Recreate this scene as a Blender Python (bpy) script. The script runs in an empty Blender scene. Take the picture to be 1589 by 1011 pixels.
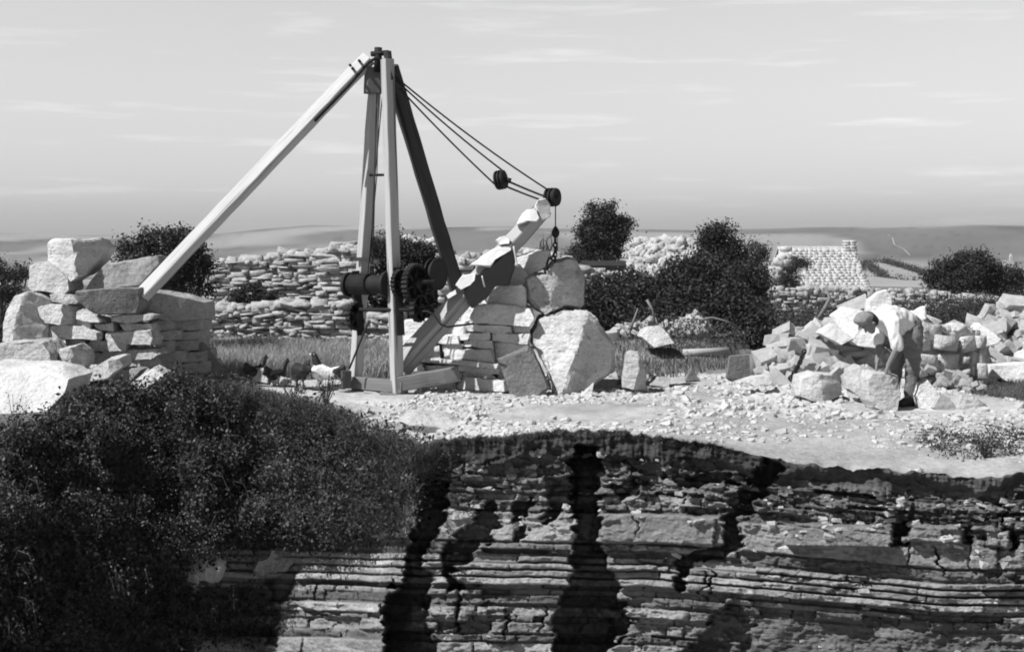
import bpy, bmesh, math, random
import numpy as np
from mathutils import Vector, Matrix, noise

# ------------------------------------------------------------------ camera, sky, sun, exposure
S = bpy.context.scene
COL = S.collection
F, CZ, CU, HV = 2183.0, 1.75, 794.5, 400.0

cd = bpy.data.cameras.new("camera")
cam = bpy.data.objects.new("camera", cd)
COL.objects.link(cam)
cam.location = (0, 0, CZ)
cam.rotation_euler = (math.radians(90), 0, 0)
cd.sensor_width = 36
cd.lens = F / 1589 * 36
cd.shift_y = -(505.5 - HV) / 1589
cd.clip_start = 0.1
cd.clip_end = 20000
S.camera = cam

SUN_EL = math.radians(50)
SUN_H = Vector((-0.88, -0.47, 0)).normalized()
SUN = Vector((SUN_H.x * math.cos(SUN_EL), SUN_H.y * math.cos(SUN_EL), math.sin(SUN_EL)))
sl = bpy.data.lights.new("sun", 'SUN')
sl.energy = 4.6
sl.angle = math.radians(0.6)
sl.color = (1, 1, 1)
so = bpy.data.objects.new("sun", sl)
COL.objects.link(so)
so.rotation_euler = SUN.to_track_quat('Z', 'Y').to_euler()

W = bpy.data.worlds.new("World")
S.world = W
W.use_nodes = True
nt = W.node_tree
nt.nodes.clear()


def nd(tree, t, **kw):
    n = tree.nodes.new(t)
    for k, v in kw.items():
        setattr(n, k, v)
    return n


sky = nd(nt, 'ShaderNodeTexSky', sky_type='NISHITA')
sky.sun_disc = False
sky.sun_elevation = SUN_EL
sky.sun_rotation = math.atan2(SUN_H.x, SUN_H.y)
sky.dust_density = 1.0
bw = nd(nt, 'ShaderNodeRGBToBW')
tc = nd(nt, 'ShaderNodeTexCoord')
sep = nd(nt, 'ShaderNodeSeparateXYZ')
nt.links.new(tc.outputs['Generated'], sep.inputs[0])
nt.links.new(sky.outputs[0], bw.inputs[0])
# pale low sky; zenith out of view darkened to weaken the fill in shadows
rmp = nd(nt, 'ShaderNodeValToRGB')
SKY_STOPS = [(0.0, .43), (0.018, .54), (0.05, .72), (0.114, .85), (0.171, .93), (0.21, .90), (0.33, .13), (1.0, .045)]
while len(rmp.color_ramp.elements) < len(SKY_STOPS):
    rmp.color_ramp.elements.new(0.5)
for e, (p, c) in zip(rmp.color_ramp.elements, SKY_STOPS):
    e.position = p
    e.color = (c, c, c, 1)
nt.links.new(sep.outputs['Z'], rmp.inputs[0])
mul = nd(nt, 'ShaderNodeMath', operation='MULTIPLY')
nt.links.new(bw.outputs[0], mul.inputs[0])
nt.links.new(rmp.outputs[0], mul.inputs[1])
# thin cloud streaks
mp = nd(nt, 'ShaderNodeMapping')
mp.inputs['Scale'].default_value = (7.0, 7.0, 85.0)
mp.inputs['Location'].default_value = (1.3, 0.2, 0.7)
nt.links.new(tc.outputs['Generated'], mp.inputs[0])
cn = nd(nt, 'ShaderNodeTexNoise')
cn.inputs['Scale'].default_value = 1.0
cn.inputs['Detail'].default_value = 7
cn.inputs['Roughness'].default_value = 0.58
nt.links.new(mp.outputs[0], cn.inputs[0])
cr = nd(nt, 'ShaderNodeMapRange')
cr.inputs['From Min'].default_value = 0.555
cr.inputs['From Max'].default_value = 0.72
cr.inputs['To Min'].default_value = 1.0
cr.inputs['To Max'].default_value = 1.2
nt.links.new(cn.outputs[0], cr.inputs[0])
mul2 = nd(nt, 'ShaderNodeMath', operation='MULTIPLY')
nt.links.new(mul.outputs[0], mul2.inputs[0])
nt.links.new(cr.outputs[0], mul2.inputs[1])
bg = nd(nt, 'ShaderNodeBackground')
bg.inputs['Strength'].default_value = 0.15
nt.links.new(mul2.outputs[0], bg.inputs[0])
wo = nd(nt, 'ShaderNodeOutputWorld')
nt.links.new(bg.outputs[0], wo.inputs[0])

S.view_settings.view_transform = 'Standard'
S.view_settings.look = 'None'
S.view_settings.exposure = 0.45
S.view_settings.gamma = 1.0
S.cycles.max_bounces = 5
S.cycles.diffuse_bounces = 3
S.cycles.transparent_max_bounces = 8
S.cycles.volume_bounces = 0
S.cycles.filter_width = 1.9
S.cycles.use_denoising = True

# ------------------------------------------------------------------ helpers


def P(u, v, Y):
    return Vector(((u - CU) / F * Y, Y, CZ - (v - HV) / F * Y))


def Z(u0, v0, s, pts):
    return [(u0 + x / s, v0 + y / s) for x, y in pts]


def tag(o, label=None, cat=None, group=None, kind=None):
    if label: o['label'] = label
    if cat: o['category'] = cat
    if group: o['group'] = group
    o['kind'] = kind or 'thing'
    return o


def link(name, me, mat=None, parent=None, loc=None):
    o = bpy.data.objects.new(name, me)
    COL.objects.link(o)
    if mat is not None:
        me.materials.clear()
        me.materials.append(mat)
    if parent is not None: o.parent = parent
    if loc is not None: o.location = loc
    return o


def empty(name, loc=(0, 0, 0)):
    o = bpy.data.objects.new(name, None)
    COL.objects.link(o)
    o.location = loc
    o.empty_display_size = .1
    return o


def vn(x, y, seed=0):
    x = np.asarray(x, float); y = np.asarray(y, float)
    xi = np.floor(x).astype(np.int64); yi = np.floor(y).astype(np.int64)
    fx = x - xi; fy = y - yi
    fx = fx * fx * (3 - 2 * fx); fy = fy * fy * (3 - 2 * fy)

    def h(a, b):
        n = (a * 374761393 + b * 668265263 + seed * 1442695041) & 0x7fffffff
        n = ((n ^ (n >> 13)) * 1274126177) & 0x7fffffff
        return ((n ^ (n >> 16)) & 0xffff) / 65535.0
    a = h(xi, yi); b = h(xi + 1, yi); c = h(xi, yi + 1); d = h(xi + 1, yi + 1)
    return (a * (1 - fx) + b * fx) * (1 - fy) + (c * (1 - fx) + d * fx) * fy


def fbm(x, y, seed=0, o=4):
    t = 0; a = .5; s = 0
    for k in range(o):
        t = t + a * vn(x * 2 ** k + 17.3 * k, y * 2 ** k + 9.1 * k, seed + k); s += a; a *= .5
    return t / s * 2 - 1


def inpoly(u, v, poly):
    u = np.asarray(u, float); v = np.asarray(v, float)
    r = np.zeros(u.shape, bool)
    n = len(poly)
    for i in range(n):
        x0, y0 = poly[i]; x1, y1 = poly[(i + 1) % n]
        if y0 == y1: continue
        c = ((v < y0) != (v < y1)) & (u < (x1 - x0) * (v - y0) / (y1 - y0) + x0)
        r ^= c
    return r


def sstep(a, b, x):
    t = np.clip((x - a) / (b - a), 0, 1)
    return t * t * (3 - 2 * t)


def npmesh(name, V, Fc, attr=None):
    """V (n,3); Fc (m,k) all the same k."""
    me = bpy.data.meshes.new(name)
    V = np.ascontiguousarray(V, np.float32); Fc = np.ascontiguousarray(Fc, np.int32)
    m, k = Fc.shape
    me.vertices.add(len(V)); me.vertices.foreach_set('co', V.ravel())
    me.loops.add(m * k); me.loops.foreach_set('vertex_index', Fc.ravel())
    me.polygons.add(m)
    me.polygons.foreach_set('loop_start', np.arange(0, m * k, k, dtype=np.int32))
    me.polygons.foreach_set('loop_total', np.full(m, k, np.int32))
    if attr:
        for nm, val in attr.items():
            a = me.attributes.new(nm, 'FLOAT', 'POINT')
            a.data.foreach_set('value', np.ascontiguousarray(val, np.float32).ravel())
    me.update(calc_edges=True)
    me.validate()
    return me


def smooth(me, on=True):
    me.polygons.foreach_set('use_smooth', np.full(len(me.polygons), on))


# ------------------------------------------------------------------ materials (all neutral: the photograph is black and white)


def mat(name, lo, hi, scale=3.0, fine=22.0, fmix=.35, bump=.4, bdist=.02, rough=.9, attr=None, spots=0.0,
        stretch=None, trans=0.0, vary=.12, metal=0.0, spec=.25, bscale=None, bed=0.0, coord=None, cracks=0.0):
    m = bpy.data.materials.new(name)
    m.use_nodes = True
    t = m.node_tree
    t.nodes.clear()
    out = nd(t, 'ShaderNodeOutputMaterial')
    b = nd(t, 'ShaderNodeBsdfPrincipled')
    b.inputs['Roughness'].default_value = rough
    b.inputs['Metallic'].default_value = metal
    b.inputs['Specular IOR Level'].default_value = spec
    tcn = nd(t, 'ShaderNodeTexCoord')
    oi = nd(t, 'ShaderNodeObjectInfo')
    sc = nd(t, 'ShaderNodeMath', operation='MULTIPLY'); sc.inputs[1].default_value = 57.0
    t.links.new(oi.outputs['Random'], sc.inputs[0])
    add = nd(t, 'ShaderNodeVectorMath', operation='ADD')
    t.links.new(tcn.outputs['Object'], add.inputs[0]); t.links.new(sc.outputs[0], add.inputs[1])
    vec = add.outputs[0]
    if coord:
        ca = nd(t, 'ShaderNodeAttribute'); ca.attribute_name = coord
        t.links.new(ca.outputs['Vector'], add.inputs[0])
    if stretch:
        mpn = nd(t, 'ShaderNodeMapping'); mpn.inputs['Scale'].default_value = stretch
        t.links.new(vec, mpn.inputs[0]); vec = mpn.outputs[0]
    n1 = nd(t, 'ShaderNodeTexNoise'); n1.inputs['Scale'].default_value = scale; n1.inputs['Detail'].default_value = 5
    n2 = nd(t, 'ShaderNodeTexNoise'); n2.inputs['Scale'].default_value = fine; n2.inputs['Detail'].default_value = 4
    n2.inputs['Roughness'].default_value = .65
    t.links.new(vec, n1.inputs[0]); t.links.new(vec, n2.inputs[0])
    mx = nd(t, 'ShaderNodeMix', data_type='FLOAT'); mx.inputs[0].default_value = fmix
    t.links.new(n1.outputs[0], mx.inputs[2]); t.links.new(n2.outputs[0], mx.inputs[3])
    mr = nd(t, 'ShaderNodeMapRange')
    mr.inputs['From Min'].default_value = .32; mr.inputs['From Max'].default_value = .68
    mr.inputs['To Min'].default_value = lo; mr.inputs['To Max'].default_value = hi
    t.links.new(mx.outputs[0], mr.inputs[0])
    val = mr.outputs[0]
    if attr:
        an = nd(t, 'ShaderNodeAttribute'); an.attribute_name = attr
        am = nd(t, 'ShaderNodeMath', operation='MULTIPLY')
        t.links.new(val, am.inputs[0]); t.links.new(an.outputs['Fac'], am.inputs[1])
        val = am.outputs[0]
    if vary:
        vr = nd(t, 'ShaderNodeMapRange'); vr.inputs['To Min'].default_value = 1 - vary; vr.inputs['To Max'].default_value = 1 + vary
        t.links.new(oi.outputs['Random'], vr.inputs[0])
        vm = nd(t, 'ShaderNodeMath', operation='MULTIPLY')
        t.links.new(val, vm.inputs[0]); t.links.new(vr.outputs[0], vm.inputs[1]); val = vm.outputs[0]
    if spots:
        n3 = nd(t, 'ShaderNodeTexNoise'); n3.inputs['Scale'].default_value = 9.0; n3.inputs['Detail'].default_value = 6
        n3.inputs['Roughness'].default_value = .7
        t.links.new(vec, n3.inputs[0])
        r3 = nd(t, 'ShaderNodeMapRange'); r3.inputs['From Min'].default_value = .56; r3.inputs['From Max'].default_value = .68
        r3.inputs['To Min'].default_value = 1.0; r3.inputs['To Max'].default_value = 1 - spots
        t.links.new(n3.outputs[0], r3.inputs[0])
        sm = nd(t, 'ShaderNodeMath', operation='MULTIPLY')
        t.links.new(val, sm.inputs[0]); t.links.new(r3.outputs[0], sm.inputs[1]); val = sm.outputs[0]
    if cracks:
        mc = nd(t, 'ShaderNodeMapping'); mc.inputs['Scale'].default_value = (1, 1, .5)
        t.links.new(vec, mc.inputs[0])
        n4 = nd(t, 'ShaderNodeTexNoise'); n4.inputs['Scale'].default_value = 17.0; n4.inputs['Detail'].default_value = 3
        t.links.new(mc.outputs[0], n4.inputs[0])
        r4 = nd(t, 'ShaderNodeMapRange'); r4.inputs['From Min'].default_value = .60; r4.inputs['From Max'].default_value = .66
        r4.inputs['To Min'].default_value = 1.0; r4.inputs['To Max'].default_value = 1 - cracks
        t.links.new(n4.outputs[0], r4.inputs[0])
        cm2 = nd(t, 'ShaderNodeMath', operation='MULTIPLY')
        t.links.new(val, cm2.inputs[0]); t.links.new(r4.outputs[0], cm2.inputs[1]); val = cm2.outputs[0]
    t.links.new(val, b.inputs['Base Color'])
    if bump:
        bn = nd(t, 'ShaderNodeTexNoise'); bn.inputs['Scale'].default_value = bscale or fine * .7
        bn.inputs['Detail'].default_value = 8; bn.inputs['Roughness'].default_value = .62
        t.links.new(vec, bn.inputs[0])
        bp = nd(t, 'ShaderNodeBump'); bp.inputs['Strength'].default_value = bump; bp.inputs['Distance'].default_value = bdist
        hgt = bn.outputs[0]
        if bed:
            mb = nd(t, 'ShaderNodeMapping'); mb.inputs['Scale'].default_value = (2.5, 2.5, 34.0); mb.inputs['Rotation'].default_value = (.06, .1, 0)
            t.links.new(vec, mb.inputs[0])
            b2 = nd(t, 'ShaderNodeTexNoise'); b2.inputs['Scale'].default_value = 1.0; b2.inputs['Detail'].default_value = 5
            t.links.new(mb.outputs[0], b2.inputs[0])
            ha = nd(t, 'ShaderNodeMath', operation='MULTIPLY_ADD'); ha.inputs[1].default_value = bed
            t.links.new(b2.outputs[0], ha.inputs[0]); t.links.new(bn.outputs[0], ha.inputs[2]); hgt = ha.outputs[0]
        t.links.new(hgt, bp.inputs['Height']); t.links.new(bp.outputs[0], b.inputs['Normal'])
    if trans:
        tr = nd(t, 'ShaderNodeBsdfTranslucent')
        t.links.new(val, tr.inputs[0])
        ms = nd(t, 'ShaderNodeMixShader'); ms.inputs[0].default_value = trans
        t.links.new(b.outputs[0], ms.inputs[1]); t.links.new(tr.outputs[0], ms.inputs[2])
        t.links.new(ms.outputs[0], out.inputs[0])
    else:
        t.links.new(b.outputs[0], out.inputs[0])
    return m


M = {}
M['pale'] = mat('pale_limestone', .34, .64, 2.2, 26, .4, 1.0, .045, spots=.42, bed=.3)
M['pale_lit'] = mat('sunlit_limestone', .50, .76, 2.2, 26, .4, .9, .04, spots=.25, bed=.3)  # brighter copy of the pale limestone, sun on the stones put into the colour
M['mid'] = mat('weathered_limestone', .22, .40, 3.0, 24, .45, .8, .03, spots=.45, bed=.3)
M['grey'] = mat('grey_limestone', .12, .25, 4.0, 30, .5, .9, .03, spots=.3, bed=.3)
M['wall'] = mat('dry_stone', .26, .50, 5.0, 30, .5, .8, .03, spots=.35, vary=.0)
M['ground'] = mat('ground_surface', .62, 1.12, .9, 14, .55, .9, .03, attr='tone', vary=0, bscale=16)
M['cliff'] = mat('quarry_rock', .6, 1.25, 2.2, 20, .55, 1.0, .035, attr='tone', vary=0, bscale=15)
M['floor'] = mat('pit_floor', .16, .3, 1.0, 12, .5, .8, .04, vary=0)
M['chips'] = mat('stone_chips', .36, .56, 6.0, 30, .4, .4, .01, vary=0)
M['timber_pale'] = mat('bleached_timber', .36, .50, 2.0, 30, .5, .5, .008, spots=.15, vary=.03, coord='grain', cracks=.6)
M['timber_lit'] = mat('sunlit_timber', .40, .60, 2.0, 30, .5, .5, .008, spots=.4, vary=.03, coord='grain', cracks=.6)  # lighter copy of the pale timber, sunlight on the stay put into its colour
M['timber_mid'] = mat('jib_timber', .28, .42, 2.0, 26, .5, .6, .01, spots=.3, vary=.05, coord='grain', cracks=.6)
M['timber'] = mat('weathered_timber', .11, .22, 2.0, 26, .5, .6, .01, spots=.3, vary=.05, coord='grain', cracks=.6)
M['timber_dark'] = mat('dark_timber', .035, .085, 2.0, 26, .5, .6, .01, vary=.05, coord='grain', cracks=.6)  # very dark timber tone; on the hanging sheet it paints in shade
M['iron'] = mat('rusty_iron', .01, .028, 6, 40, .5, .5, .008, rough=.75, vary=.1, spec=.2)
M['rope'] = mat('wire_rope', .02, .05, 8, 90, .5, .6, .006, vary=0)
M['sack'] = mat('pale_sacking', .5, .68, 5, 50, .5, .6, .015, vary=.05)
M['leaf'] = mat('bush_leaf', .035, .105, 1.6, 14, .5, 0, 0, rough=.55, trans=.2, vary=.15, spec=.35)
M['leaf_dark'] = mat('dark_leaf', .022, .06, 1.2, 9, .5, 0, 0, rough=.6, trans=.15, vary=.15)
M['bark'] = mat('bark', .05, .14, 5, 40, .5, .8, .02)
M['twig'] = mat('dry_twig', .14, .26, 5, 40, .5, .5, .02)
M['grass'] = mat('meadow_grass', .26, .42, .8, 6, .4, 0, 0, rough=.8, trans=.25, vary=0)
M['grass_dark'] = mat('bank_grass', .05, .15, 1.5, 8, .5, 0, 0, rough=.7, trans=.2, vary=0)
M['roof'] = mat('stone_slate_roof', .36, .56, 2.0, 12, .5, .6, .04, spots=.3, vary=0)
M['shed'] = mat('tarred_boards', .015, .04, 2, 14, .5, .3, .02)
M['board'] = mat('grey_boards', .12, .24, 2, 14, .5, .5, .02, stretch=(8, 8, .8))
M['skin'] = mat('weathered_skin', .15, .2, 8, 50, .4, .2, .004, rough=.6, vary=0)
M['shirt'] = mat('white_shirt', .62, .74, 5, 40, .3, .5, .012, vary=0)
M['trouser'] = mat('grey_trousers', .12, .2, 6, 60, .4, .6, .012, vary=0)
M['boot'] = mat('black_leather', .015, .03, 8, 60, .4, .3, .005, rough=.5, vary=0)
M['cap'] = mat('tweed_cap', .16, .26, 30, 120, .5, .4, .006, vary=0)
M['hair'] = mat('dark_hair', .015, .03, 20, 120, .5, .5, .006, vary=0)
M['hen_black'] = mat('black_feathers', .012, .035, 25, 90, .5, .6, .012, rough=.5, vary=0)
M['hen_white'] = mat('white_feathers', .6, .78, 14, 90, .5, .6, .012, vary=0)
M['hen_leg'] = mat('hen_leg', .08, .14, 14, 90, .5, .3, .004, vary=0)
M['field'] = mat('mown_field', .24, .32, .02, .4, .4, 0, 0, vary=.1)
M['hedge'] = mat('hedge_leaf', .03, .08, .5, 4, .5, 0, 0, vary=.1)
M['church'] = mat('church_stone', .4, .55, .5, 4, .5, 0, 0, vary=0)
M['track'] = mat('chalk_track', .34, .42, .05, .5, .5, 0, 0, vary=0)

# ------------------------------------------------------------------ terrain: plateau edge, ground, quarry face
EU = np.array([-900, -400, 0, 100, 250, 400, 540, 640, 700, 800, 900, 1000, 1100, 1150, 1200, 1300, 1400, 1500, 1589, 2000, 2500], float)
EV = np.array([650, 650, 672, 640, 604, 612, 650, 688, 682, 674, 668, 674, 690, 702, 712, 722, 735, 742, 736, 740, 740], float)
ED = np.array([13.5, 13.5, 14.6, 15.2, 16, 16.2, 15, 13.8, 13.7, 13.6, 13.5, 13.4, 13.25, 13.1, 13, 12.85, 12.7, 12.6, 12.5, 12.3, 12.3], float)


def edge_v(u):
    return np.interp(u, EU, EV) + 7 * fbm(u / 60.0, u * 0, 5, 4) + 5 * fbm(u / 12.0, u * 0, 6, 3)


def edge_d(u):
    return np.interp(u, EU, ED)


def edge_z(u):
    return CZ - (edge_v(u) - HV) / F * edge_d(u)


CREST_U = np.array([-1500, -200, 0, 150, 290, 350, 480, 560, 700, 800, 900, 1100, 1300, 1500, 1700, 3200], float)
CREST_V = np.array([372, 366, 362, 366, 362, 360, 350, 352, 353, 352, 356, 357, 352, 349, 352, 360], float)


def ground_z(X, Y):
    X = np.asarray(X, float); Y = np.asarray(Y, float)
    u = X / Y * F + CU
    d = np.maximum(Y - edge_d(u), 0)
    w = np.exp(-d / 1.1)
    base = 0.03 * fbm(X / .9, Y / .9, 11, 4) * np.clip(d / .6, 0, 1) + .015 * fbm(X / .25, Y / .25, 12, 3) * np.clip(d / .3, 0, 1)
    base = base + .42 * np.exp(-((X - 2.5) / 1.25) ** 2 / 2 - ((Y - 23.4) / 1.3) ** 2 / 2) + .22 * np.exp(-((X + 5.4) / 1.1) ** 2 / 2 - ((Y - 18) / 1.2) ** 2 / 2)
    base = base - 2.2 * sstep(44, 80, Y) - 9.0 * sstep(80, 330, Y) - 10 * sstep(330, 900, Y)
    crest = CZ + (HV - np.interp(u, CREST_U, CREST_V)) / F * 3000
    hill = sstep(1500, 3000, Y) ** 1.3
    base = base + hill * (crest + 21.2) + np.clip((Y - 300) / 700, 0, 1) * (6 * fbm(X / 400, Y / 400, 31, 4)) * (1 - hill) + hill * (1 - hill) * 60 * fbm(X / 700, Y / 500, 32, 3)
    es = CZ - (np.interp(u, EU, EV) - HV) / F * edge_d(u)
    return w * es + (1 - w) * base + (edge_z(u) - es) * np.exp(-d / .1)


GRASS = [
    [(300, 470), (645, 470), (640, 585), (560, 588), (400, 592), (330, 592)],
    [(870, 420), (1190, 420), (1200, 560), (1130, 578), (1000, 580), (960, 600), (930, 520)],
    [(1436, 585), (1500, 583), (1620, 570), (1800, 560), (1800, 640), (1589, 624), (1530, 614), (1470, 606), (1440, 603)],
]


def grass_mask(u, v):
    uu = u + 14 * fbm(u / 30, v / 12, 21, 3); vv = v + 5 * fbm(u / 22, v / 9, 22, 3)
    g = np.zeros(np.shape(u))
    for p in GRASS: g = np.maximum(g, inpoly(uu, vv, p).astype(float))
    return g


def build_ground():
    us = np.concatenate([np.linspace(-3600, -420, 40)[:-1], np.linspace(-420, 2020, 520), np.linspace(2020, 5000, 40)[1:]])
    s = np.concatenate([np.arange(0, 8, .07), 8 * np.geomspace(1, 430, 260)])
    U, Sg = np.meshgrid(us, s)
    Y = edge_d(U) + Sg
    X = (U - CU) / F * Y
    Zz = ground_z(X, Y)
    V = CZ * 0 + HV + (CZ - Zz) / Y * F
    g = grass_mask(U, V)
    far = sstep(25, 29, Y)
    g = np.maximum(g, far)
    BL = np.interp(U, [250, 330, 370, 420, 500, 560, 640], [588, 592, 602, 614, 630, 652, 700])
    bank = sstep(640, 560, U) * sstep(-3, 4, V - BL + 4 * fbm(U / 20, V / 6, 24, 3)) * (Y < 22)
    foot = (fbm(U / 30, V / 9, 43, 4) > .04) & (U > 530) & (U < 760) & (V > 640) & (V < 692) & (Y < 20)
    tuft = (fbm(U / 26, V / 7, 41, 4) > .22) & (U > 1410) & (V > 655) & (V < 700)
    tone = (.47 - .07 * sstep(850, 1150, U) * sstep(630, 660, V)) * (1 - g) + .2 * g
    tone *= 1 + (.34 * fbm(U / 90, V / 12, 13, 5) + .2 * fbm(U / 14, V / 4, 14, 3)) * (1 - far)
    tone = tone * (1 - .72 * bank)
    tone = np.where(tuft, .12, tone); tone = np.where(foot, .13, tone)
    # far fields: broad patches with darker hedged bands
    ff = sstep(120, 300, Y)
    px_ = X / 120 + 1.2 * fbm(X / 300, Y / 300, 51, 2); py_ = Y / 210 + .8 * fbm(X / 260, Y / 260, 54, 2)
    patch = vn(np.floor(px_) + .5, np.floor(py_) + .5 + 0 * px_, 52)
    hedge_ = np.maximum(np.abs(px_ % 1 - .5), np.abs(py_ % 1 - .5)) > .45
    tone = tone * (1 - ff) + ff * (.12 + .2 * sstep(.38, .62, vn(px_, py_, 52)) + .10 * fbm(X / 130, Y / 220, 53, 4) - .04 * hedge_ * (vn(px_ * 9, py_ * 9, 59) > .55))
    nr, nc = U.shape
    idx = np.arange(nr * nc).reshape(nr, nc)
    Fc = np.stack([idx[:-1, :-1], idx[:-1, 1:], idx[1:, 1:], idx[1:, :-1]], -1).reshape(-1, 4)
    me = npmesh('ground', np.stack([X, Y, Zz], -1).reshape(-1, 3), Fc, {'tone': tone})
    smooth(me)
    o = link('ground', me, M['ground'])
    tag(o, kind='structure')


build_ground()

BUSH_MASK = [(-320, 600), (0, 672), (45, 660), (95, 634), (135, 602), (190, 592), (215, 612), (265, 588), (345, 598), (420, 618),
             (500, 634), (560, 662), (640, 690), (690, 705), (664, 750), (650, 790), (606, 818), (560, 842),
             (480, 850), (420, 844), (350, 858), (300, 868), (285, 900), (330, 935), (390, 915), (430, 940), (405, 1000), (310, 985),
             (300, 1040), (300, 1200), (-320, 1200)]
CAV = [
    ([(893, 690), (925, 690), (935, 760), (930, 800), (940, 860), (965, 930), (976, 970), (950, 1000), (940, 1020), (865, 1020), (862, 960), (880, 905), (890, 870), (893, 800), (885, 760)], 1.1),
    ([(655, 740), (705, 745), (690, 800), (678, 830), (650, 860), (672, 900), (662, 950), (684, 1020), (598, 1020), (598, 925), (622, 900), (636, 840)], 1.2),
    ([(690, 840), (740, 800), (772, 778), (764, 835), (735, 850), (725, 870), (702, 880), (706, 912), (694, 915), (690, 870)], .5),
    ([(796, 783), (830, 768), (822, 785), (809, 800), (808, 840), (798, 840)], .35),
    ([(1190, 708), (1222, 728), (1192, 762), (1165, 792), (1142, 800), (1152, 850), (1130, 862), (1100, 864), (1075, 870), (1062, 882), (1064, 918), (1051, 918), (1046, 870), (1085, 850), (1120, 848), (1128, 830), (1116, 800), (1150, 770), (1172, 742)], .45),
    ([(850, 742), (890, 738), (898, 765), (862, 800), (834, 810), (850, 790)], .3),
    ([(1386, 812), (1409, 808), (1400, 845), (1388, 852)], .35),
    ([(1494, 812), (1512, 815), (1502, 842), (1490, 838)], .3),
    ([(1568, 820), (1580, 848), (1566, 852)], .3),
    ([(1058, 1020), (1105, 962), (1150, 930), (1165, 960), (1170, 1020)], .25),
    ([(950, 765), (975, 735), (988, 745), (985, 765), (965, 775)], .25),
    ([(1050, 745), (1085, 735), (1140, 735), (1142, 748), (1090, 752), (1060, 758)], .25),
    ([(706, 905), (712, 900), (713, 960), (706, 985)], .2),
    ([(420, 900), (445, 870), (470, 868), (460, 900), (440, 925), (425, 960), (428, 1000), (412, 1000)], .25),
]


def blur(a, n=1):
    for _ in range(n):
        a = (a + np.roll(a, 1, 0) + np.roll(a, -1, 0) + np.roll(a, 1, 1) + np.roll(a, -1, 1)) / 5
    return a


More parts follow.
